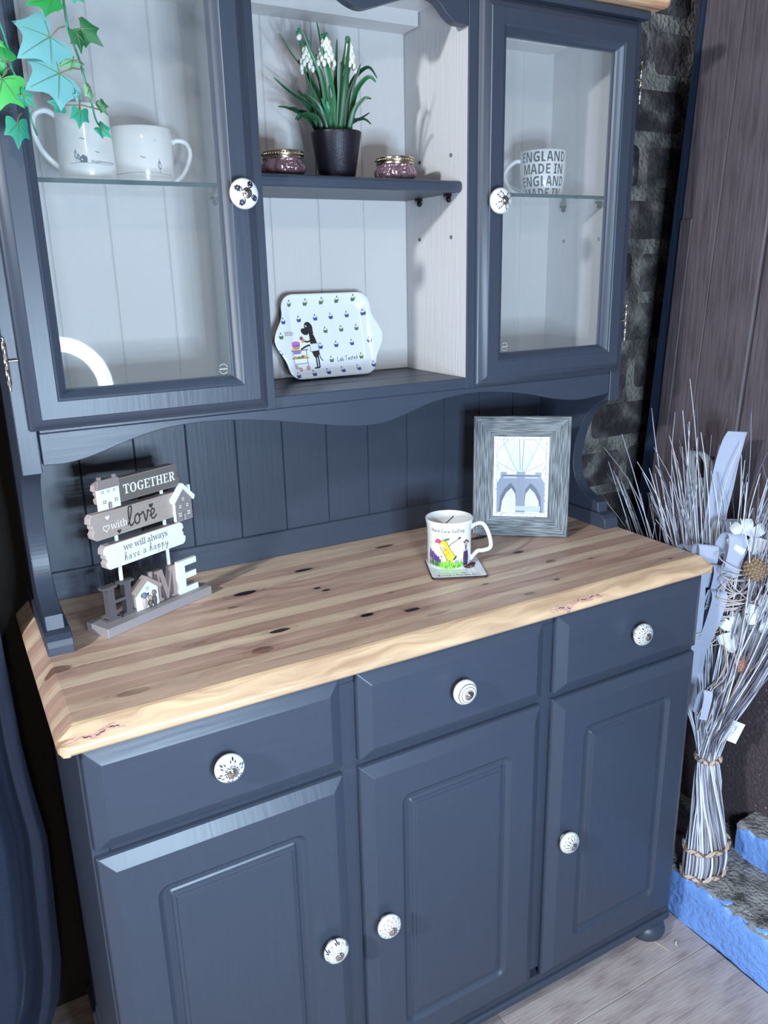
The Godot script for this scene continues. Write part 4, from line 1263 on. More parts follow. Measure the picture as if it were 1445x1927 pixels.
func build_picture() -> void:
	var c := Cv.new(480, 720, Color(0.86, 0.90, 0.92), 2)
	var ln := Color(0.42, 0.44, 0.5)
	var st := Color(0.56, 0.59, 0.66)
	var dk := Color(0.40, 0.42, 0.5)
	for k in 9:
		for s in [-1, 1]:
			c.line(PackedVector2Array([Vector2(240 + s * (20 + k * 3), 310), Vector2(240 + s * (30 + k * 22), 0)]), 2, Color(0.62, 0.65, 0.7), false)
	for s in [-1, 1]:
		c.line(PackedVector2Array([Vector2(240 + s * 10, 300), Vector2(240 + s * 22, 0)]), 6, dk, false)
		c.line(PackedVector2Array([Vector2(240 + s * 60, 310), Vector2(240 + s * 240, 220)]), 4, ln, false)
		c.line(PackedVector2Array([Vector2(240 + s * 50, 300), Vector2(240 + s * 190, 0)]), 3, ln, false)
		c.line(PackedVector2Array([Vector2(240 + s * 240, 110), Vector2(240 + s * 120, 0)]), 3.5, ln, false)
		c.line(PackedVector2Array([Vector2(240 + s * 160, 300), Vector2(240 + s * 60, 60)]), 2, ln, false)
		c.line(PackedVector2Array([Vector2(240 + s * 210, 310), Vector2(240 + s * 240, 230)]), 4, ln, false)
	# two-arched stone tower
	c.poly(PackedVector2Array([Vector2(0, 430), Vector2(38, 370), Vector2(38, 316), Vector2(100, 316), Vector2(100, 340), Vector2(196, 340), Vector2(196, 312), Vector2(284, 312), Vector2(284, 340), Vector2(380, 340), Vector2(380, 316), Vector2(442, 316), Vector2(442, 370), Vector2(480, 430), Vector2(480, 720), Vector2(0, 720)]), st)
	for y in range(350, 716, 11):
		c.line(PackedVector2Array([Vector2(8, y + 40), Vector2(200, y)]), 1.3, Color(0.47, 0.5, 0.58), false); c.line(PackedVector2Array([Vector2(280, y), Vector2(472, y + 40)]), 1.3, Color(0.47, 0.5, 0.58), false); c.line(PackedVector2Array([Vector2(204, y), Vector2(276, y)]), 2, Color(0.45, 0.47, 0.55), false)
	c.poly(PackedVector2Array([Vector2(60, 346), Vector2(420, 346), Vector2(430, 358), Vector2(50, 358)]), dk); c.poly(PackedVector2Array([Vector2(70, 362), Vector2(200, 362), Vector2(200, 376), Vector2(66, 376)]), Color(0.72, 0.75, 0.82)); c.poly(PackedVector2Array([Vector2(280, 362), Vector2(410, 362), Vector2(414, 376), Vector2(280, 376)]), Color(0.72, 0.75, 0.82))
	for s in [-1, 1]:
		var f := func(x, y): return Vector2(240 + s * x, y)
		c.poly(PackedVector2Array([f.call(214, 720), f.call(200, 560), f.call(160, 480), f.call(98, 420), f.call(48, 486), f.call(42, 560), f.call(42, 720)]), dk)
		c.poly(PackedVector2Array([f.call(196, 720), f.call(180, 600), f.call(140, 520), f.call(92, 474), f.call(52, 530), f.call(46, 600), f.call(46, 720)]), Color(0.86, 0.90, 0.92))
		for k in 6:
			c.line(PackedVector2Array([f.call(60 + k * 22, 720), f.call(80 + k * 8, 500)]), 1.6, ln, false)
	c.poly(PackedVector2Array([Vector2(196, 650), Vector2(440, 650), Vector2(440, 696), Vector2(196, 696)]), Color(0.72, 0.76, 0.82)); c.line(PackedVector2Array([Vector2(196, 700), Vector2(440, 700)]), 3, dk)
	var t := thing("picture_frame", "grey wood-grained photo frame with a bridge photograph, standing behind the golfing bird mug", "frame", Vector3(.340, .8405, .1745), -.672)
	t.rotation.x = -.07
	# four mitred mouldings; grain runs along each
	var im := noise_img(512, 256, 0.22, 131, 2, 24, 1)
	var gt := ramp_tex(im, [Color(0.30, 0.31, 0.325), Color(0.47, 0.49, 0.505), Color(0.60, 0.625, 0.65)], [0.22, 0.45, 0.8])
	var fm := tex_mat(gt, 0.7)
	fm.normal_enabled = true
	fm.normal_texture = bump_tex(im, 6.0)
	fm.normal_scale = 0.6
	var w := .181
	var h := .232
	var prof := [[0.0, 0.0], [0.0, .014], [.001, .0155], [.004, .0158], [.0055, .0148], [.0075, .0152], [.036, .0125], [.0385, .0118], [.0385, .0]]
	var cs := [Vector2(-w / 2, 0), Vector2(w / 2, 0), Vector2(w / 2, h), Vector2(-w / 2, h)]
	for k in 4:
		var a: Vector2 = cs[k]
		var b2: Vector2 = cs[(k + 1) % 4]
		var dir := (b2 - a).normalized()
		var nn := Vector2(-dir.y, dir.x)
		var ln2 := a.distance_to(b2)
		var b := MB.new()
		b.uvs = true
		var pa := PackedVector3Array()
		var pb := PackedVector3Array()
		for q in prof:
			var va: Vector2 = a + (dir + nn) * q[0]
			var vb: Vector2 = b2 + (nn - dir) * q[0]
			pa.append(Vector3(va.x, va.y, q[1])); pb.append(Vector3(vb.x, vb.y, q[1]))
		for i in prof.size() - 1:
			var u0: float = prof[i][0] / .12 + k * .2
			var u1: float = prof[i + 1][0] / .12 + k * .2
			if absf(u1 - u0) < .01:
				u1 = u0 + .04
			var i0: float = prof[i][0]
			var i1: float = prof[i + 1][0]
			b.quad(pa[i], pb[i], pb[i + 1], pa[i + 1], -1, Vector2(i0 / .25, u0), Vector2((ln2 - i0) / .25, u0), Vector2((ln2 - i1) / .25, u1), Vector2(i1 / .25, u1))
		obj("moulding", b, fm, t)
	# distressed white slip
	var sl := MB.new()
	sl.xf = Transform3D(Basis.IDENTITY, Vector3(0, 0, 0))
	sl.rings(-w / 2, 0, w / 2, h, [[.0385, .0095, 0.0], [.0385, .0125, 0.0], [.0395, .0132, 0.0], [.0435, .0126, 0.0], [.0445, .0112, 0.0], [.0445, .0085, 0.0], [.0455, .0085, 0.0], [.0455, .0072, 0.0]], 0, false, false)
	obj("slip", sl, tri_mat(Color.WHITE, 0.6, ramp_tex(noise_img(256, 256, 0.06, 141, 4), [Color(0.5, 0.48, 0.46), Color(0.86, 0.87, 0.88), Color(0.95, 0.96, 0.97)], [0.18, 0.32, 0.8]), null, Vector3(9, 9, 9), 1.0, false), t)
	var ph := MB.new()
	ph.uvs = true
	var i2 := .0445
	ph.quad(Vector3(-w / 2 + i2, i2, .008), Vector3(w / 2 - i2, i2, .008), Vector3(w / 2 - i2, h - i2, .008), Vector3(-w / 2 + i2, h - i2, .008), -1, Vector2(0, 1), Vector2(1, 1), Vector2(1, 0), Vector2(0, 0))
	obj("photograph", ph, tex_mat(c.tex(), 0.25), t)
	var bk := MB.new()
	bk.box(Vector3(-w / 2 + .004, .004, -.002), Vector3(w / 2 - .004, h - .004, .0065))
	obj("back_board", bk, mat(Color(0.12, 0.12, 0.13), 0.8), t)
	var leg := MB.new()
	leg.prism(PackedVector2Array([Vector2(-.014, .0), Vector2(.014, .0), Vector2(.022, .15), Vector2(-.022, .15)]), -.0015, .0015, .0004)
	var lo := obj("strut", leg, mat(Color(0.12, 0.12, 0.13), 0.8), t)
	lo.transform = Transform3D(Basis(Vector3.RIGHT, .32), Vector3(0, .006, -.052))
func plaque(parent: Node, called: String, poly: PackedVector2Array, z0: float, z1: float, c: Cv, side: Color) -> void:
	var lo := Vector2(1e9, 1e9)
	var hi := -lo
	for v in poly:
		lo = lo.min(v); hi = hi.max(v)
	var uvf := func(v): return Vector2((v.x - lo.x) / (hi.x - lo.x), 1.0 - (v.y - lo.y) / (hi.y - lo.y))
	var b := MB.new()
	b.prism(poly, z0, z1, .0006)
	var o := obj(called, b, mat(side, 0.6), parent)
	var f := MB.new()
	f.uvs = true
	f.prism(MB.inset(poly if MB.area(poly) > 0 else poly, .0007), z1 - .0004, z1 + .00025, 0.0, -1, uvf)
	obj("painted_face", f, tex_mat(c.tex(), 0.6), o)
func ragged(x0: float, x1: float, y0: float, y1: float, left: bool, right: bool) -> PackedVector2Array:
	var h := y1 - y0
	var q := PackedVector2Array()
	var jag := [[0.0, .006], [.10, .0015], [.32, .0], [.40, .004], [.5, .0035], [.62, .006], [.72, .0025], [.9, .004], [1.0, .009]]
	q.append(Vector2(x0 + (jag[8][1] if left else 0.0), y0))
	q.append(Vector2(x1 - (jag[0][1] if right else 0.0), y0))
	if right:
		for k in range(1, 8):
			q.append(Vector2(x1 - jag[k][1], y0 + h * jag[k][0]))
	q.append(Vector2(x1 - (jag[8][1] if right else 0.0), y1))
	q.append(Vector2(x0 + (jag[0][1] if left else 0.0), y1))
	if left:
		for k in range(1, 8):
			q.append(Vector2(x0 + jag[k][1], y1 - h * jag[k][0]))
	return q
func letter(ch: String, x0: float, x1: float, y0: float, h: float, z0: float, z1: float, m: Material, parent: Node, face := "Droid Serif") -> void:
	var sf := SystemFont.new()
	sf.font_names = PackedStringArray([face])
	sf.font_weight = 700
	var tm := TextMesh.new()
	tm.text = ch
	tm.font = sf
	tm.font_size = 96
	tm.pixel_size = 0.01
	tm.depth = 1.0
	tm.curve_step = 1.0
	var bb := tm.get_aabb()
	var o := obj("letter", tm, m, parent)
	var sx := (x1 - x0) / bb.size.x
	var sy := h / bb.size.y
	var sz := (z1 - z0) / bb.size.z
	o.transform = Transform3D(Basis.from_scale(Vector3(sx, sy, sz)), Vector3(x0 - bb.position.x * sx, y0 - bb.position.y * sy, z0 - bb.position.z * sz))
func little_house(c: Cv, wall: Color, win: Color, door: Color, rows: Array, dx: float) -> void:
	for r in rows:
		var w: float = r[2]
		var p := Vector2(r[0], r[1])
		c.poly(PackedVector2Array([p, p + Vector2(w, 0), p + Vector2(w, w), p + Vector2(0, w)]), win)
		c.line(PackedVector2Array([p + Vector2(w / 2, 0), p + Vector2(w / 2, w)]), w * .22, wall); c.line(PackedVector2Array([p + Vector2(0, w / 2), p + Vector2(w, w / 2)]), w * .22, wall)
	c.ell(Vector2(dx, c.h - 34.0), 13, 14, 0, Color(0.25, 0.22, 0.22)); c.poly(PackedVector2Array([Vector2(dx - 13, c.h - 34), Vector2(dx + 13, c.h - 34), Vector2(dx + 13, c.h), Vector2(dx - 13, c.h)]), Color(0.25, 0.22, 0.22))
	c.ell(Vector2(dx + 2, c.h - 33.0), 10, 11, 0, door); c.poly(PackedVector2Array([Vector2(dx - 8, c.h - 33), Vector2(dx + 12, c.h - 33), Vector2(dx + 12, c.h), Vector2(dx - 8, c.h)]), door)
func heart(c: Cv, p: Vector2, k: float, col: Color, open := false) -> void:
	var q := PackedVector2Array()
	for i in 25:
		var a := TAU * i / 24
		q.append(p + Vector2(pow(sin(a), 3) * 16, -(13 * cos(a) - 5 * cos(2 * a) - 2 * cos(3 * a) - cos(4 * a))) * k / 16.0)
	if open:
		c.line(q, k * .2, col)
	else:
		c.poly(q, col)
func build_sign() -> void:
	var t := thing("word_sign", "tiered wooden word sign of plaques and letters at the left end of the worktop", "sign", Vector3(-.4615, .84, .2055), .441)
	var taupe := Color(0.42, 0.38, 0.38)
	var pale := Color(0.72, 0.67, 0.66)
	var white := Color(0.93, 0.95, 0.94)
	var stand := MB.new()
	stand.box(Vector3(0, 0, -.0255), Vector3(.2, .0145, .0255), .001)
	obj("stand", stand, mat(Color(0.60, 0.57, 0.58), 0.55), t)
	for x in [.0535, .1425]:
		var p := MB.new()
		p.tube(PackedVector3Array([Vector3(x, .0145, -.004), Vector3(x, .2, -.004)]), .003, .003, 12)
		obj("post", p, mat(white, 0.5), t)
	# TOGETHER
	var c := Cv.new(600, 136, Color(0.43, 0.40, 0.39), 2)
	c.text("TOGETHER", Vector2(372, 70), 76, Color(0.95, 0.96, 0.95), "Droid Serif", true, 0, 0.88)
	plaque(t, "plaque", ragged(.022, .172, .188, .223, true, true), -.0065, .0065, c, pale)
	# with love
	c = Cv.new(680, 156, Color(0.66, 0.61, 0.58), 2)
	var rng := RandomNumberGenerator.new()
	rng.seed = 8
	for k in 70:
		var y := rng.randf() * 156
		var x := rng.randf() * 680
		c.line(PackedVector2Array([Vector2(x, y), Vector2(x + 60 + rng.randf() * 120, y + rng.randfn(0, 2))]), 1.4, Color(0.58, 0.53, 0.5) if k % 2 == 0 else Color(0.72, 0.67, 0.64), false)
	c.text("with", Vector2(200, 92), 58, white, "Droid Serif")
	c.hand("love", Vector2(264, 126), 122, 10.0, Color(0.2, 0.17, 0.18), -.02, SCRIPT, .02)
	heart(c, Vector2(124, 36), 15, white); heart(c, Vector2(108, 96), 22, white, true); heart(c, Vector2(448, 40), 17, Color(0.2, 0.17, 0.18)); heart(c, Vector2(196, 136), 15, Color(0.2, 0.17, 0.18))
	plaque(t, "plaque", ragged(.006, .168, .141, .180, true, false), -.0065, .0065, c, pale)
	# we will always have a happy
	c = Cv.new(600, 136, white, 2)
	c.text("we will always", Vector2(300, 38), 46, Color(0.12, 0.12, 0.16), "Droid Serif")
	c.hand("have a happy", Vector2(140, 112), 46, 2.8, Color(0.15, 0.15, 0.2), -.02, SCRIPT, .16)
	plaque(t, "plaque", ragged(.021, .173, .093, .130, true, true), -.0065, .0065, c, pale)
	# small houses fixed to the plaques
	c = Cv.new(160, 150, white, 2)
	little_house(c, white, Color(0.35, 0.33, 0.34), Color(0.66, 0.6, 0.6), [[30, 22, 16], [72, 22, 16], [114, 22, 16], [34, 86, 22], [118, 86, 22]], 82)
	plaque(t, "house", PackedVector2Array([Vector2(.0215, .184), Vector2(.0585, .184), Vector2(.0585, .2165), Vector2(.0215, .2165)]), .0066, .0105, c, white)
	var rf := MB.new()
	rf.prism(PackedVector2Array([Vector2(.0205, .2145), Vector2(.0595, .2145), Vector2(.0575, .228), Vector2(.0225, .228)]), .0066, .0128, .0008)
	for x in [.0275, .0525]:
		rf.box(Vector3(x - .0025, .227, .007), Vector3(x + .0025, .2325, .0115), .0004)
	obj("house_roof", rf, mat(Color(0.55, 0.5, 0.5), 0.6), t)
	var grey := Color(0.55, 0.52, 0.52)
	c = Cv.new(150, 190, grey, 2)
	little_house(c, grey, white, Color(0.68, 0.62, 0.62), [[66, 56, 18], [36, 96, 18], [98, 96, 18], [28, 140, 22], [104, 140, 22]], 76)
	plaque(t, "house", PackedVector2Array([Vector2(.1525, .133), Vector2(.1865, .133), Vector2(.1865, .166), Vector2(.1695, .185), Vector2(.1525, .166)]), .0066, .0125, c, white)
	var r2 := MB.new()
	for s in [-1, 1]:
		r2.prism(PackedVector2Array([Vector2(.1695, .1845), Vector2(.1695, .1925), Vector2(.1695 + s * .0225, .169), Vector2(.1695 + s * .0195, .1625)]), .006, .0155, .0005)
	r2.box(Vector3(.182, .176, .007), Vector3(.1865, .187, .012), .0004)
	obj("house_roof", r2, mat(white, 0.6), t)
	# HOME with a house for the O
	letter("H", .014, .068, .0145, .0535, -.006, .006, mat(Color(0.36, 0.34, 0.35), 0.55), t)
	letter("M", .106, .152, .0145, .0500, -.004, .006, mat(Color(0.63, 0.56, 0.55), 0.55), t)
	letter("E", .146, .184, .0145, .0540, .0062, .0125, mat(white, 0.55), t, "Droid Sans")
	c = Cv.new(150, 150, white, 2)
	for x in [28, 106]:
		c.poly(PackedVector2Array([Vector2(x, 66), Vector2(x + 16, 66), Vector2(x + 16, 84), Vector2(x, 84)]), Color(0.25, 0.23, 0.23))
	heart(c, Vector2(75, 46), 9, Color(0.2, 0.18, 0.18), true); heart(c, Vector2(75, 76), 9, Color(0.2, 0.18, 0.18))
	plaque(t, "house", PackedVector2Array([Vector2(.067, .0145), Vector2(.107, .0145), Vector2(.107, .042), Vector2(.087, .059), Vector2(.067, .042)]), .0, .0095, c, white)
	var r3 := MB.new()
	for s in [-1, 1]:
		r3.prism(PackedVector2Array([Vector2(.087, .0585), Vector2(.087, .0655), Vector2(.087 + s * .0265, .0455), Vector2(.087 + s * .0235, .0395)]), -.001, .0125, .0005)
	r3.box(Vector3(.097, .056, .0), Vector3(.102, .067, .006), .0004)
	obj("house_roof", r3, mat(Color(0.66, 0.59, 0.57), 0.6), t)
	var st := [[.079, .0075, .0095, Color(0.74, 0.66, 0.66), Color(0.42, 0.46, 0.55)], [.0885, .0062, .0065, Color(0.42, 0.38, 0.36), Color(0.75, 0.65, 0.58)], [.097, .0068, .009, Color(0.35, 0.33, 0.31), Color(0.5, 0.42, 0.4)]]
	for q in st:
		var b := MB.new()
		b.ball(Vector3(q[0], .0148 + q[2], .0115), Vector3(q[1] * .62, q[2], .003), 12, 8)
		obj("pebble_body", b, mat(q[3], 0.4), t)
		var hd := MB.new()
		hd.ball(Vector3(q[0] + .0003, .0148 + q[2] * 2 + .003, .0118), Vector3(.0046, .0044, .0032) * (q[1] / .0072), 12, 8)
		obj("pebble_head", hd, mat(q[4], 0.4), t)

# ---------------------------------------------------------------- plants
func blade(pts: Array, w: float, m: Material, parent: Node, called := "leaf", face := Vector3(0, 0, 1)) -> void:
	var q := PackedVector3Array()
	var raw := PackedVector3Array()
	for v in pts:
		raw.append(v)
	for i in raw.size() - 1:
		for j in 5:
			q.append(raw[i].cubic_interpolate(raw[i + 1], raw[maxi(i - 1, 0)], raw[mini(i + 2, raw.size() - 1)], j / 5.0))
	q.append(raw[raw.size() - 1])
	var b := MB.new()
	var prev := []
	for i in q.size():
		var f := float(i) / (q.size() - 1)
		var d := (q[mini(i + 1, q.size() - 1)] - q[maxi(i - 1, 0)]).normalized()
		var side := d.cross(face).normalized()
		var nn := side.cross(d)
		var ww := w * (0.55 + 0.45 * sin(minf(f * 2.0, 1.0) * PI / 2)) * pow(1.0 - f, 0.55) + .00015
		var cur := [q[i] - side * ww, q[i] - nn * ww * .35, q[i] + side * ww, q[i] - nn * (ww * .35 + .0003)]
		if i > 0:
			b.quad(prev[0], prev[1], cur[1], cur[0], 1)
			b.quad(prev[1], prev[2], cur[2], cur[1], 1)
			b.quad(prev[2], prev[3], cur[3], cur[2], 2)
			b.quad(prev[3], prev[0], cur[0], cur[3], 2)
		prev = cur
	obj(called, b, m, parent)
func build_plant() -> void:
	var t := thing("potted_flowers", "artificial white grape hyacinths with strap leaves in a dark plum pot on the niche shelf", "plant", Vector3(-.0175, 1.475, .150))
	var pot := MB.new()
	pot.lathe([Vector2(0, .001), Vector2(.0262, 0.0), Vector2(.0272, .001), Vector2(.0385, .064), Vector2(.039, .0665), Vector2(.0385, .068), Vector2(.0365, .068), Vector2(.036, .066), Vector2(.034, .055), Vector2(0, .055)], 48)
	var pm := mat(Color(0.13, 0.115, 0.16), 0.42, 0.35)
	pm.normal_enabled = true
	pm.uv1_triplanar = true
	pm.uv1_scale = Vector3(20, 20, 20)
	pm.normal_texture = bump_tex(noise_img(128, 128, 0.2, 151, 2), 3.0)
	pm.normal_scale = 0.4
	obj("pot", pot, pm, t)
	var greens := []
	for c in [Color(0.10, 0.30, 0.17), Color(0.14, 0.40, 0.24), Color(0.08, 0.22, 0.14), Color(0.2, 0.5, 0.34)]:
		var m := mat(c, 0.38)
		m.cull_mode = BaseMaterial3D.CULL_DISABLED
		m.backlight_enabled = true
		m.backlight = Color(c.r * .25, c.g * .25, c.b * .25)
		greens.append(m)
	var B := .058
	# tips seen in the photo: dx, dy above the pot rim, half width, shade, droop
	var L := [[-.082, .127, .0028, 0, .0], [-.055, .129, .0042, 1, .0], [-.034, .142, .0034, 0, .0], [.008, .128, .0032, 1, .0], [0.0, .12, .0026, 2, .0], [.016, .13, .0026, 0, .0], [.019, .113, .004, 2, .0], [.085, .084, .004, 0, .03], [.056, .068, .005, 1, .02], [.077, .020, .0034, 0, .012], [.06, .032, .0022, 2, .0], [-.1, .052, .0026, 2, .0], [-.084, .075, .0034, 1, .0], [-.078, .037, .0036, 0, .006], [-.074, .03, .0044, 2, .006], [-.069, .01, .005, 0, .014], [-.03, .108, .0062, 1, .0], [-.008, .088, .0058, 0, .0], [-.029, .043, .0042, 3, .0], [-.02, .041, .0044, 3, .0], [-.038, .026, .003, 3, .0], [.038, .077, .0046, 0, .0], [.028, .09, .0036, 2, .0], [-.045, .085, .005, 2, .0], [-.02, .07, .0055, 2, .0], [.01, .075, .005, 0, .0], [.035, .04, .004, 0, .01], [.042, .018, .0036, 1, .012], [-.05, .06, .004, 0, .0], [.022, .055, .004, 2, .0], [-.04, .1, .0032, 2, .0], [.005, .1, .0036, 0, .0], [.03, .105, .0026, 1, .0], [-.06, .045, .004, 0, .01], [.05, .055, .004, 2, .012], [-.015, .06, .006, 0, .0], [.015, .045, .0055, 1, .0], [-.03, .03, .004, 2, .0], [.03, .03, .005, 0, .008], [-.05, .02, .0045, 0, .014], [.0, .05, .005, 2, .0], [-.012, .11, .004, 0, .0]]
	var rng := RandomNumberGenerator.new()
	rng.seed = 21
	for q in L:
		var z := rng.randfn(0.0, .012)
		var b := Vector3(clampf(q[0] * .3, -.022, .022), B, clampf(z, -.018, .018))
		var tip := Vector3(q[0], .068 + q[1], z * 2.2 + rng.randfn(0, .006))
		var mid := b.lerp(tip, .5) + Vector3(-q[0] * .18, q[1] * .1 + q[4], 0)
		var m2 := b.lerp(tip, .8) + Vector3(-q[0] * .06, q[1] * .04 + q[4], 0)
		blade([b, b.lerp(mid, .5) + Vector3(-q[0] * .06, 0, 0), mid, m2, tip], q[2] * 1.2, greens[q[3]], t, "leaf", Vector3(rng.randfn(-.35, .25), .1, 1).normalized())
	# flower spikes
	for s in [[-.019, .102, .014, 42, .034, .0135], [-.046, .094, .004, 26, .028, .0095], [.024, .102, .006, 34, .034, .0098], [-.057, .122, .006, 1, .0, .006]]:
		var top := Vector3(s[0], .068 + s[1], s[2])
		var st := MB.new()
		st.tube(PackedVector3Array([Vector3(s[0] * .4, B, s[2] * .3), Vector3(s[0] * .8, .068 + s[1] * .5, s[2]), top]), .0012, .001, 6)
		obj("stem", st, greens[1], t)
		var fl := MB.new()
		var n: int = s[3]
		for k in n:
			var f := (k + .5) / n
			var a := k * 2.4
			var r: float = s[5] * (0.35 + 0.65 * f) * (0.0 if n == 1 else 1.0)
			var p := top + Vector3(sin(a) * r, s[4] * (.5 - f), cos(a) * r)
			fl.ball(p, Vector3(.0032, .0050, .0032) if n > 1 else Vector3(.0045, .005, .0045), 7, 5)
		obj("flower_head", fl, mat(Color(0.90, 0.91, 0.87), 0.6), t)
		var cap := MB.new()
		for k in 4:
			cap.ball(top + Vector3(rng.randfn(0, .003), s[4] * .5 + .003 + rng.randf() * .006, rng.randfn(0, .003)), Vector3(.0022, .0036, .0022), 6, 4)
		obj("bud", cap, greens[3], t)
func build_jars() -> void:
	var pink := mat(Color(0.74, 0.60, 0.65), 0.16, 0.8)
	pink.normal_enabled = true
	pink.uv1_triplanar = true
	pink.uv1_scale = Vector3(14, 14, 14)
	pink.normal_texture = bump_tex(noise_img(128, 128, 0.07, 171, 2), 6.0)
	pink.normal_scale = 0.8
	var silver := mat(Color(0.82, 0.76, 0.66), 0.22, 1.0)
	for s in [[-.110, "pink mercury glass tealight jar with a beaded rim, left of the plum flower pot"], [.0815, "pink mercury glass tealight jar with a beaded rim, right of the plum flower pot"]]:
		var t := thing("tealight_jar", s[1], "candle holder", Vector3(s[0], 1.475, .158), .2, "mercury glass tealight jars")
		var b := MB.new()
		b.lathe([Vector2(0, .002), Vector2(.02, 0), Vector2(.025, .002), Vector2(.0305, .008), Vector2(.0315, .013), Vector2(.0285, .019), Vector2(.0265, .0225), Vector2(.028, .025)], 96, 1, 0, 1, 0, 9, .10)
		obj("glass_body", b, pink, t)
		var r := MB.new()
		r.lathe([Vector2(.0265, .0235), Vector2(.0295, .0240), Vector2(.0305, .0258), Vector2(.0295, .0275), Vector2(.0300, .0285), Vector2(.0312, .0295), Vector2(.0300, .0330), Vector2(.0308, .0345), Vector2(.0295, .0358), Vector2(.0270, .0355), Vector2(.0262, .03), Vector2(.0255, .02), Vector2(0, .012)], 64)
		for k in 46:
			r.ball(Vector3(sin(TAU * k / 46) * .0306, .0314, cos(TAU * k / 46) * .0306), Vector3(.0016, .0016, .0016), 6, 4)
		obj("beaded_rim", r, silver, t)

func ivy_leaf(base: Vector3, tip: Vector3, wide: float, m: Material, vein: Material, parent: Node, tiltv: Vector3) -> void:
	var ax := tip - base
	var ln := ax.length()
	ax = ax.normalized()
	var nrm := (tiltv - ax * tiltv.dot(ax)).normalized()
	var sx := ax.cross(nrm).normalized()
	var half := [Vector2(0, 1.0), Vector2(.13, .82), Vector2(.23, .66), Vector2(.33, .56), Vector2(.46, .52), Vector2(.60, .51), Vector2(.76, .50), Vector2(.70, .38), Vector2(.65, .26), Vector2(.63, .12), Vector2(.64, -.02), Vector2(.60, -.20), Vector2(.46, -.21), Vector2(.28, -.16), Vector2(.12, -.06), Vector2(0, .03)]
	var out := PackedVector2Array()
	for v in half:
		out.append(v)
	for k in range(half.size() - 2, 0, -1):
		out.append(Vector2(-half[k].x, half[k].y))
	var b := MB.new()
	var f := func(v: Vector2) -> Vector3:
		var dome := -absf(v.x) * absf(v.x) * .42 - pow(maxf(v.y - .3, 0), 2.0) * .22 + absf(v.x) * .10
		return base + ax * (v.y * ln) + sx * (v.x * ln * wide) + nrm * (dome * ln)
	var c := Vector2(0, .28)
	var n := out.size()
	for i in n:
		var j := (i + 1) % n
		for r in 3:
			var r0 := r / 3.0
			var r1 := (r + 1) / 3.0
			b.quad(f.call(c.lerp(out[j], r0)), f.call(c.lerp(out[i], r0)), f.call(c.lerp(out[i], r1)), f.call(c.lerp(out[j], r1)), 1)
	var o := obj("leaf", b, m, parent)
	var vm := MB.new()
	for e in [Vector2(0, .85), Vector2(.5, .42), Vector2(-.5, .42), Vector2(.36, -.1), Vector2(-.36, -.1)]:
		var q := PackedVector3Array()
		for k in 6:
			q.append(f.call(Vector2(0, .05).lerp(e, k / 5.0)) + nrm * .0003)
		vm.tube(q, .0006, .0002, 5)
	obj("veins", vm, vein, o)
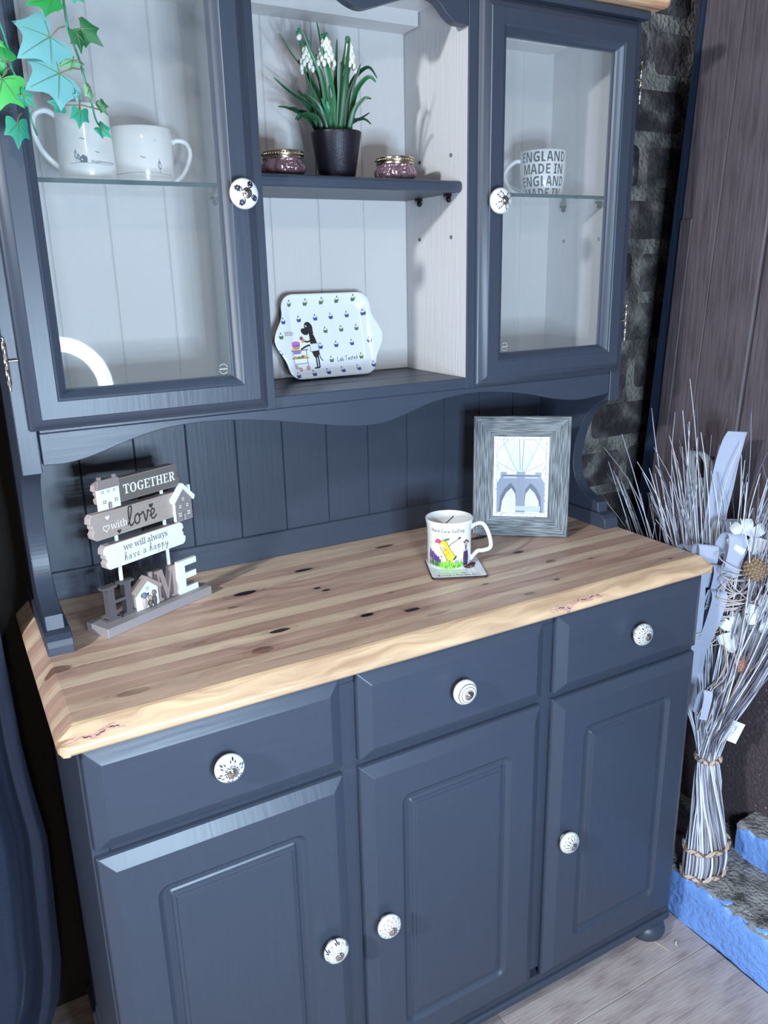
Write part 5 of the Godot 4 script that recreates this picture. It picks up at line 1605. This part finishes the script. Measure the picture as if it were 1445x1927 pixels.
func build_ivy() -> void:
	var mk := func(c: Color, bl: float) -> StandardMaterial3D:
		var m := mat(c, 0.45)
		m.cull_mode = BaseMaterial3D.CULL_DISABLED
		m.backlight_enabled = true
		m.backlight = Color(c.r * bl, c.g * bl, c.b * bl)
		return m
	var teal: StandardMaterial3D = mk.call(Color(0.42, 0.66, 0.67), .3)
	var green: StandardMaterial3D = mk.call(Color(0.12, 0.58, 0.26), .3)
	var lime: StandardMaterial3D = mk.call(Color(0.30, 0.72, 0.36), .3)
	var dark: StandardMaterial3D = mk.call(Color(0.15, 0.40, 0.24), .3)
	var jade: StandardMaterial3D = mk.call(Color(0.16, 0.56, 0.46), .3)
	var paleg: StandardMaterial3D = mk.call(Color(0.48, 0.68, 0.52), .3)
	var vein := mat(Color(0.36, 0.50, 0.34), 0.5)
	var stemm := mat(Color(0.22, 0.55, 0.44), 0.45)
	var twig := mat(Color(0.45, 0.44, 0.33), 0.7)
	var strands := [
		["artificial ivy strand with two big pale teal leaves, hanging before the left cabinet mugs", [[120, -170], [110, -90], [120, 0], [128, 50], [150, 100], [162, 150], [178, 195], [190, 230], [206, 242]],
			[[[122, 48], [96, 70], [31, 118], teal, .92, -.1], [[160, 127], [113, 140], [44, 178], teal, .95, -.15], [[150, 30], [150, 52], [194, 86], dark, .62, .3], [[136, 66], [142, 66], [150, 106], dark, .55, .6], [[160, 118], [140, 112], [106, 130], paleg, .5, -.4], [[192, 204], [119, 203], [86, 200], jade, .7, .1], [[152, 206], [150, 212], [147, 250], jade, .66, .2], [[166, 158], [165, 168], [172, 202], paleg, .4, .8], [[200, 236], [192, 240], [218, 264], jade, .55, .2], [[186, 190], [190, 194], [206, 220], dark, .5, -.6], [[152, 206], [148, 190], [140, 172], teal, .5, .4], [[118, 10], [96, 4], [44, 26], green, .6, -.3], [[122, 0], [100, -6], [84, 32], paleg, .62, .3], [[124, -20], [132, -14], [158, 4], jade, .6, .2], [[112, -60], [90, -50], [50, -20], green, .7, .2], [[116, -90], [140, -80], [176, -60], dark, .7, .2]]],
		["artificial ivy strand with bright green leaves, hanging at the left edge before the cabinet stile", [[-40, -170], [-30, -60], [-8, 30], [10, 78], [20, 112], [22, 140], [40, 172], [52, 205], [60, 238], [69, 264]],
			[[[20, 134], [12, 128], [-34, 96], green, .7, .2], [[22, 136], [4, 158], [-12, 232], lime, .85, .25], [[44, 182], [38, 190], [64, 214], jade, .55, -.2], [[40, 222], [28, 245], [30, 298], jade, .62, .4], [[0, 50], [-6, 90], [9, 104], lime, .5, .2], [[-8, 30], [-30, 44], [-60, 80], green, .8, .2], [[-30, -60], [-10, -56], [24, -30], green, .8, .2]]]]
	for s in strands:
		var p := func(u: float, v: float, dz: float) -> Vector3:
			return Vector3(-.4835 + u * .00055 - v * .00007, 1.635 - v * .00053, .285 + dz)
		var t := thing("ivy_vine", s[0], "ivy", p.call(s[1][2][0], s[1][2][1], 0.0), 0.0, "artificial ivy strands")
		var org: Vector3 = t.position
		var q := PackedVector3Array()
		var raw := []
		for v in s[1]:
			raw.append(Vector2(v[0], v[1]))
		for v in arc_pts(raw, 4):
			q.append(p.call(v.x, v.y, .004 * sin(v.y * .05) - (.02 if v.y < -120 else 0.0)) - org)
		var b := MB.new()
		b.tube(q, .0016, .0011, 7)
		obj("stem", b, stemm, t)
		var zi := 0
		for l in s[2]:
			var dz := .003 + .0045 * (zi % 4)
			zi += 1
			var j: Vector3 = p.call(l[0][0], l[0][1], .001) - org
			var base: Vector3 = p.call(l[1][0], l[1][1], dz) - org
			var tip: Vector3 = p.call(l[2][0], l[2][1], dz + .006) - org
			var pt := MB.new()
			pt.tube(PackedVector3Array([j, j.lerp(base, .5) + Vector3(0, .002, .003), base]), .0009, .0007, 6)
			obj("petiole", pt, twig, t)
			ivy_leaf(base, tip, l[4], l[3], vein, t, Vector3(-.25 + l[5] * .8, -.15 + .1 * (zi % 3), 1).normalized())

func build_bundle() -> void:
	var t := thing("dried_bundle", "tall bundle of whitewashed dried stems with wood shaving flowers, standing on the blue step", "dried flowers", Vector3(.634, .1235, .449))
	var o := t.position
	var tie := Vector3(.648, .372, .421) - o
	var rng := RandomNumberGenerator.new()
	rng.seed = 33
	var tints := []
	for c in [Color(0.70, 0.71, 0.78), Color(0.84, 0.85, 0.90), Color(0.50, 0.51, 0.58), Color(0.60, 0.56, 0.57), Color(0.92, 0.93, 0.97), Color(0.42, 0.42, 0.48)]:
		tints.append(mat(c, 0.7))
	var clusters := [[Vector3(.665, .90, .14), .035, 34], [Vector3(.70, .97, .235), .035, 58], [Vector3(.70, .93, .33), .05, 26], [Vector3(.70, .97, .43), .035, 50], [Vector3(.655, .88, .53), .05, 78]]
	var n := 0
	for cl in clusters:
		for k in cl[2]:
			var a := rng.randf() * TAU
			var rr := sqrt(rng.randf())
			var b0 := Vector3(cos(a) * rr * .050, 0, sin(a) * rr * .034)
			var a2 := a + 1.1
			var p2 := tie + Vector3(cos(a2) * rr * .021, rng.randfn(0, .003), sin(a2) * rr * .02)
			var tip: Vector3 = cl[0] - o + Vector3(rng.randfn(0, .022), rng.randfn(-.04, .075), rng.randfn(0, cl[1]))
			tip.x = minf(tip.x, .795 - o.x)
			tip.y = maxf(tip.y, .78 - o.y)
			if tip.x + o.x < .6:
				tip.x = .6 - o.x + rng.randf() * .02
			var bend := Vector3(rng.randfn(0, .016), 0, rng.randfn(0, .034))
			var raw := [b0, b0 + Vector3(0, .065, 0), p2, p2.lerp(tip, .45) + Vector3(0, .012, 0), p2.lerp(tip, .8) + bend * .3 + Vector3(0, .016, 0), tip + bend]
			var q := PackedVector3Array()
			for i in raw.size() - 1:
				for j in 4:
					var v: Vector3 = raw[i].cubic_interpolate(raw[i + 1], raw[maxi(i - 1, 0)], raw[mini(i + 2, raw.size() - 1)], j / 4.0)
					q.append(v)
			q.append(raw[5])
			for i in q.size():
				if q[i].y + o.y < .87 and q[i].x + o.x < .575 and q[i].z + o.z < .48:
					q[i].x = .575 - o.x
			var m := MB.new()
			m.tube(q, .0014 + rng.randf() * .0014, .0004 + rng.randf() * .0004, 5)
			obj("stem", m, tints[[0, 1, 4, 1, 2, 3, 0, 5, 4][n % 9]], t)
			n += 1
	# braided bands
	var straw := mat(Color(0.80, 0.72, 0.66), 0.8)
	var straw2 := mat(Color(0.52, 0.40, 0.36), 0.8)
	for bnd in [[Vector3(0, .004, 0), .053, .037], [Vector3(0, .066, 0), .053, .037], [tie, .0245, .0235]]:
		for s in 3:
			var q := PackedVector3Array()
			for k in 90:
				var a := TAU * k / 90
				var ph := k * TAU / 90 * 14 + s * TAU / 3
				var off: float = cos(ph) * .0022
				q.append(bnd[0] + Vector3(cos(a) * (bnd[1] + off), sin(ph * .5) * .0035, sin(a) * (bnd[2] + off)))
			var m := MB.new()
			m.tube(q, .0026, .0026, 6, 1, 1.0, true)
			obj("braid", m, straw if s < 2 else straw2, t)
	# broad wood shavings, bent and curled: points in (y, z) at a distance x from the middle of the room
	var sv := mat(Color(0.64, 0.67, 0.76), 0.65)
	var sg := mat(Color(0.55, 0.56, 0.58), 0.7)
	for q in [[sv, .70, .021, [[.80, .335], [.867, .342], [.917, .348], [.971, .354], [1.015, .363], [1.034, .37]], .0], [sg, .725, .017, [[.76, .33], [.818, .321], [.87, .302], [.923, .291]], .0], [sg, .735, .012, [[.80, .33], [.93, .323], [.994, .316]], .0], [sg, .725, .009, [[.86, .285], [.912, .263], [.949, .251], [.972, .255], [.974, .277], [.96, .297], [.931, .303], [.87, .31]], .012],
			[sv, .665, .016, [[.70, .335], [.77, .305], [.796, .313], [.800, .33], [.78, .35], [.70, .37]], .02], [sv, .645, .019, [[.70, .368], [.762, .365], [.80, .366], [.820, .374], [.815, .388], [.74, .39]], .02], [sg, .685, .013, [[.70, .371], [.773, .368], [.825, .36], [.854, .364], [.865, .378]], .0], [sv, .672, .017, [[.64, .378], [.723, .378], [.782, .389], [.83, .402], [.854, .42], [.84, .436], [.77, .43]], .03], [sv, .692, .018, [[.62, .37], [.681, .369], [.746, .375], [.809, .382], [.855, .388], [.868, .398]], .0],
			[sv, .655, .015, [[.50, .365], [.614, .365], [.70, .376], [.761, .391], [.790, .408], [.775, .420], [.70, .41]], .03], [sv, .640, .014, [[.46, .375], [.592, .384], [.677, .395], [.733, .411], [.744, .421], [.73, .430], [.669, .42], [.6, .40]], .03], [sv, .600, .015, [[.80, .388], [.769, .391], [.715, .394], [.648, .395], [.56, .398]], .0], [sv, .585, .008, [[.50, .43], [.54, .44], [.56, .452], [.55, .46], [.50, .456]], .012]]:
		var pts := PackedVector3Array()
		var side := PackedVector3Array()
		var raw := []
		for v in q[3]:
			raw.append(Vector2(v[0], v[1]))
		var sm := arc_pts(raw, 6)
		for i in sm.size():
			var f := float(i) / (sm.size() - 1)
			pts.append(Vector3(q[1] - f * q[4], sm[i].x, sm[i].y) - o)
			# turned to face the room: width runs between x and z
			side.append(Vector3(.62, .0, .78) * q[2] * (0.8 + .2 * sin(f * PI)))
		var m := MB.new()
		m.strip(pts, side, .0009)
		obj("shaving", m, q[0], t)
	# shaving flowers
	var pw := mat(Color(0.86, 0.88, 0.90), 0.8)
	for fc in [[Vector3(.672, .846, .436), .036, 0.75], [Vector3(.664, .658, .445), .042, 0.9], [Vector3(.666, .715, .496), .036, 0.1]]:
		var c: Vector3 = fc[0] - o
		var fx := Vector3(.62, .0, .78)
		var fy := Vector3(.2, .97, -.16).normalized()
		var fn := Vector3(-.78, .2, .60).normalized()
		for k in 7:
			var a: float = TAU * k / 7 + fc[2] + .25 * sin(k * 3.0)
			var d := (fx * cos(a) + fy * sin(a)).normalized()
			var w := fn.cross(d).normalized()
			var pts := PackedVector3Array()
			var side := PackedVector3Array()
			for i in 7:
				var f := i / 6.0
				pts.append(c + d * (.004 + fc[1] * (f - .12 * f * f)) + fn * (.022 * sin(f * 2.4) - .010 * f + .003 * sin(k * 2.0) * f))
				side.append(w * (.003 + .0075 * sin(minf(f * 1.25, 1.0) * PI * .62)) * (0.75 if i == 6 else 1.0))
			var m := MB.new()
			m.strip(pts, side, .0008)
			obj("petal", m, pw, t)
	# woven seed heads
	for s in [[Vector3(.650, .800, .476), .022, Color(0.56, 0.47, 0.38)], [Vector3(.650, .605, .474), .017, Color(0.66, 0.50, 0.46)]]:
		var m := MB.new()
		var c: Vector3 = s[0] - o
		m.ball(c, Vector3.ONE * s[1] * .88, 16, 10)
		for i in 90:
			var y := 1.0 - 2.0 * (i + .5) / 90
			var a := i * 2.39996
			var r := sqrt(1.0 - y * y)
			m.ball(c + Vector3(cos(a) * r, y, sin(a) * r) * s[1] * .9, Vector3.ONE * s[1] * .17, 6, 4)
		obj("seed_head", m, mat(s[2], 0.75), t)
	# nests of curled cane
	var cane := mat(Color(0.80, 0.75, 0.73), 0.7)
	for s in [[Vector3(.655, .765, .44), .044, 14], [Vector3(.640, .650, .392), .036, 20], [Vector3(.66, .715, .42), .036, 14]]:
		for k in s[2]:
			var q := PackedVector3Array()
			var ax := Vector3(rng.randfn(-.5, .5), 1, rng.randfn(.35, .5)).normalized()
			var u := ax.cross(Vector3(1, 0, .2)).normalized()
			var v := ax.cross(u)
			var r: float = s[1] * (0.7 + rng.randf() * .4)
			var c: Vector3 = s[0] - o + Vector3(rng.randfn(0, .006), rng.randfn(0, .016), rng.randfn(0, .008))
			for i in 28:
				var a := TAU * i / 28
				q.append(c + (u * cos(a) * .6 + v * sin(a)) * r * (1.0 + .06 * sin(a * 3 + k)))
			for i in q.size():
				q[i].x = clampf(q[i].x, .568 - o.x, .79 - o.x)
			var m := MB.new()
			m.tube(q, .0011, .0011, 5, 1, 1.0, true)
			obj("cane_curl", m, cane, t)
	for k in 7:
		var z := .40 + rng.randf() * .05
		var m := MB.new()
		var q := PackedVector3Array()
		for v in arc_pts([Vector2(.42 + rng.randf() * .05, z - .02), Vector2(.52, z - .01 + rng.randf() * .02), Vector2(.58 + rng.randf() * .03, z + .03), Vector2(.66, z + .01)], 7):
			q.append(Vector3(.628 + k * .004, v.x, v.y) - o)
		m.tube(q, .0014, .001, 5)
		obj("cane_curl", m, cane, t)
	# price ticket
	var c := Cv.new(120, 150, Color(0.93, 0.96, 0.94), 2)
	for k in 7:
		c.line(PackedVector2Array([Vector2(24 + k * 9, 30), Vector2(24 + k * 9, 66 - (k % 3) * 9)]), 2.5, Color(0.3, 0.35, 0.4), false)
	for k in 3:
		c.line(PackedVector2Array([Vector2(24, 84 + k * 16), Vector2(86 - k * 14, 84 + k * 16)]), 3, Color(0.6, 0.63, 0.66), false)
	var m2 := MB.new()
	m2.uvs = true
	m2.xf = Transform3D(Basis(Vector3.UP, -.86) * Basis(Vector3.BACK, -.28), Vector3(.668, .443, .452) - o)
	m2.box(Vector3(-.0185, -.024, -.0004), Vector3(.0185, .024, .0004), .0002, func(v): return Vector2(.5 + v.x / .037, .5 - v.y / .048))
	var tk := obj("price_ticket", m2, tex_mat(c.tex(), 0.6), t)
	tk.set_meta("label", "small white paper ticket")

func build_small_things() -> void:
	var t := thing("floor_splinter", "thin pale wood splinter lying on the floor planks by the right bun foot", "splinter", Vector3(.505, 0.0, .468))
	var b := MB.new()
	b.xf = Transform3D(Basis(Vector3.UP, .22), Vector3.ZERO)
	b.box(Vector3(-.002, .0002, -.018), Vector3(.002, .0024, .018), .0006)
	obj("sliver", b, mat(Color(0.72, 0.66, 0.60), 0.7), t)
	t = thing("floor_shaving", "tiny curled pale wood shaving on the floor between bun foot and blue step", "shaving", Vector3(.535, 0.0, .478))
	b = MB.new()
	var q := PackedVector3Array()
	var sd := PackedVector3Array()
	for k in 9:
		var a := k * .45
		q.append(Vector3(cos(a) * .005, .003 + sin(a) * .0026, k * .0012 - .005))
		sd.append(Vector3(.2, .3, 1).normalized() * .0022)
	b.strip(q, sd, .0004)
	obj("curl", b, mat(Color(0.78, 0.75, 0.74), 0.6), t)
	t = thing("glazed_pot", "small dark red-brown glazed pot standing on the concrete step at the right edge", "pot", Vector3(.742, .116, .570), 0.0)
	b = MB.new()
	b.lathe([Vector2(0, .002), Vector2(.026, 0), Vector2(.029, .003), Vector2(.034, .02), Vector2(.035, .04), Vector2(.032, .058), Vector2(.030, .062), Vector2(.028, .06), Vector2(.03, .04), Vector2(0, .012)], 40)
	var gm := mat(Color(0.17, 0.08, 0.09), 0.15)
	obj("body", b, gm, t)
	# curtain to the left of the dresser
	var cu := MB.new()
	var edge := [[1.5, -.60], [1.1, -.59], [.841, -.585], [.652, -.583], [.574, -.578], [.48, -.569], [.409, -.572], [.304, -.577], [.237, -.579], [.154, -.594], [.09, -.625], [.02, -.66]]
	var rows := []
	for i in 66:
		var y := 2.3 - (2.28) * i / 65.0
		var ex := -.60
		for k in edge.size() - 1:
			if y <= edge[k][0] and y >= edge[k + 1][0]:
				ex = lerpf(edge[k + 1][1], edge[k][1], (y - edge[k + 1][0]) / (edge[k][0] - edge[k + 1][0]))
		var row := PackedVector3Array()
		for j in 91:
			var f := j / 90.0
			var x := ex - f * .85
			var ph := f * 62.0 + sin(y * 2.3) * .9 + f * f * 6.0 + 1.2
			var z := .12 + .028 * sin(ph) + .012 * sin(ph * 2.1 + y * 3.0) + .012 * sin(y * 5.0 + f * 9.0)
			if f < .02:
				z -= (0.02 - f) * 1.2
			row.append(Vector3(x, y, z))
		rows.append(row)
	for i in 65:
		for j in 90:
			cu.quad(rows[i][j + 1], rows[i + 1][j + 1], rows[i + 1][j], rows[i][j], 1)
	var co := obj("curtain", cu, M.velvet)
	tag(co, "deep blue velvet curtain hanging in folds to the left of the dresser", "curtain")

# ---------------------------------------------------------------- lamps
func build_ring_light(at: Vector3, aim: Vector3, energy: float, col: Color) -> void:
	var t := thing("ring_light", "round white ring lamp on a black tripod, mirrored in the left cabinet door", "lamp", at)
	var b := Basis.looking_at(aim - at, Vector3.UP)
	var q := PackedVector3Array()
	for k in 48:
		q.append(b * Vector3(cos(TAU * k / 48) * .134, sin(TAU * k / 48) * .134, 0))
	var m := MB.new()
	m.tube(q, .021, .021, 14, 1, 1.0, true)
	var g := mat(Color(0.95, 0.95, 0.95), 0.4)
	g.emission_enabled = true
	g.emission = col
	g.emission_energy_multiplier = 14.0
	obj("lamp_ring", m, g, t)
	var p := MB.new()
	p.tube(PackedVector3Array([Vector3(0, -.15, -.0), Vector3(0, -.62, 0)]), .011, .011, 12)
	p.tube(PackedVector3Array([Vector3(0, -.62, 0), Vector3(0, -at.y + .1, 0)]), .014, .014, 12)
	obj("pole", p, M.dark_metal, t)
	for k in 3:
		var l := MB.new()
		var a := TAU * k / 3 + .4
		l.tube(PackedVector3Array([Vector3(0, -at.y + .42, 0), Vector3(cos(a) * .3, -at.y + .01, sin(a) * .3)]), .01, .009, 10)
		obj("leg", l, M.dark_metal, t)
	for k in 12:
		var o := OmniLight3D.new()
		o.name = "ring_bulb_%02d" % k
		o.light_color = col
		o.light_energy = energy / 12.0
		o.light_size = .015
		o.omni_range = 12.0
		o.omni_attenuation = 2.0
		o.shadow_enabled = true
		t.add_child(o)
		o.position = b * Vector3(cos(TAU * k / 12) * .134, sin(TAU * k / 12) * .134, 0)
func build_globe_lamp(at: Vector3, r: float, energy: float, col: Color, label: String) -> void:
	var t := thing("pendant_lamp", label, "lamp", at)
	var g := mat(Color(0.95, 0.95, 0.95), 0.3)
	g.emission_enabled = true
	g.emission = col
	g.emission_energy_multiplier = 4.0
	var p := MB.new()
	p.ball(Vector3.ZERO, Vector3.ONE * r, 24, 14)
	obj("lamp_globe", p, g, t)
	var c := MB.new()
	c.lathe([Vector2(0, r - .006), Vector2(.022, r - .004), Vector2(.024, r + .03), Vector2(.006, r + .045), Vector2(.004, r + .05), Vector2(.004, 2.45 - at.y), Vector2(0, 2.45 - at.y)], 20)
	obj("cord", c, M.dark_metal, t)
	var o := OmniLight3D.new()
	o.name = "globe_light"
	o.light_color = col
	o.light_energy = energy
	o.light_size = r * .9
	o.omni_range = 12.0
	o.omni_attenuation = 2.0
	o.shadow_enabled = true
	t.add_child(o)

func _ready() -> void:
	# camera
	var cam := Camera3D.new()
	cam.name = "camera"
	cam.position = Vector3(-.6117, 1.338, 1.3401)
	cam.rotation = Vector3(-.2923, -.5084, -.0227)
	cam.fov = rad_to_deg(2.0 * atan(963.5 / 1499.4))
	cam.near = 0.05
	add_child(cam)
	cam.current = true
	# environment and exposure
	var e := Environment.new()
	e.background_mode = Environment.BG_COLOR
	e.background_color = Color(0.0, 0.0, 0.0)
	e.tonemap_mode = Environment.TONE_MAPPER_LINEAR
	e.tonemap_exposure = 1.12
	e.sdfgi_enabled = true
	e.ssao_enabled = true
	e.ssil_enabled = true
	var we := WorldEnvironment.new()
	we.name = "environment"
	we.environment = e
	add_child(we)
	make_materials()
	# lamps: the ring lamp beside the photographer, two ceiling panels of the room
	build_ring_light(Vector3(-.295, 1.028, 1.604), Vector3(-.10, 1.10, .25), 2.05, Color(0.80, 0.91, 1.0))
	build_globe_lamp(Vector3(-2.5, 2.1, 1.35), .08, 5.4, Color(0.95, 0.98, 1.0), "white glass globe pendant lamp to the left of the dresser")
	build_globe_lamp(Vector3(-.8, 2.2, 2.9), .08, 0.9, Color(1.0, 0.96, 0.92), "white glass globe pendant lamp at the back of the room")
	# structure
	build_room()
	# objects, the large ones first
	build_base()
	build_worktop()
	build_hutch()
	build_bundle()
	build_sign()
	build_picture()
	build_tray()
	build_mugs()
	build_plant()
	build_jars()
	build_ivy()
	build_small_things()
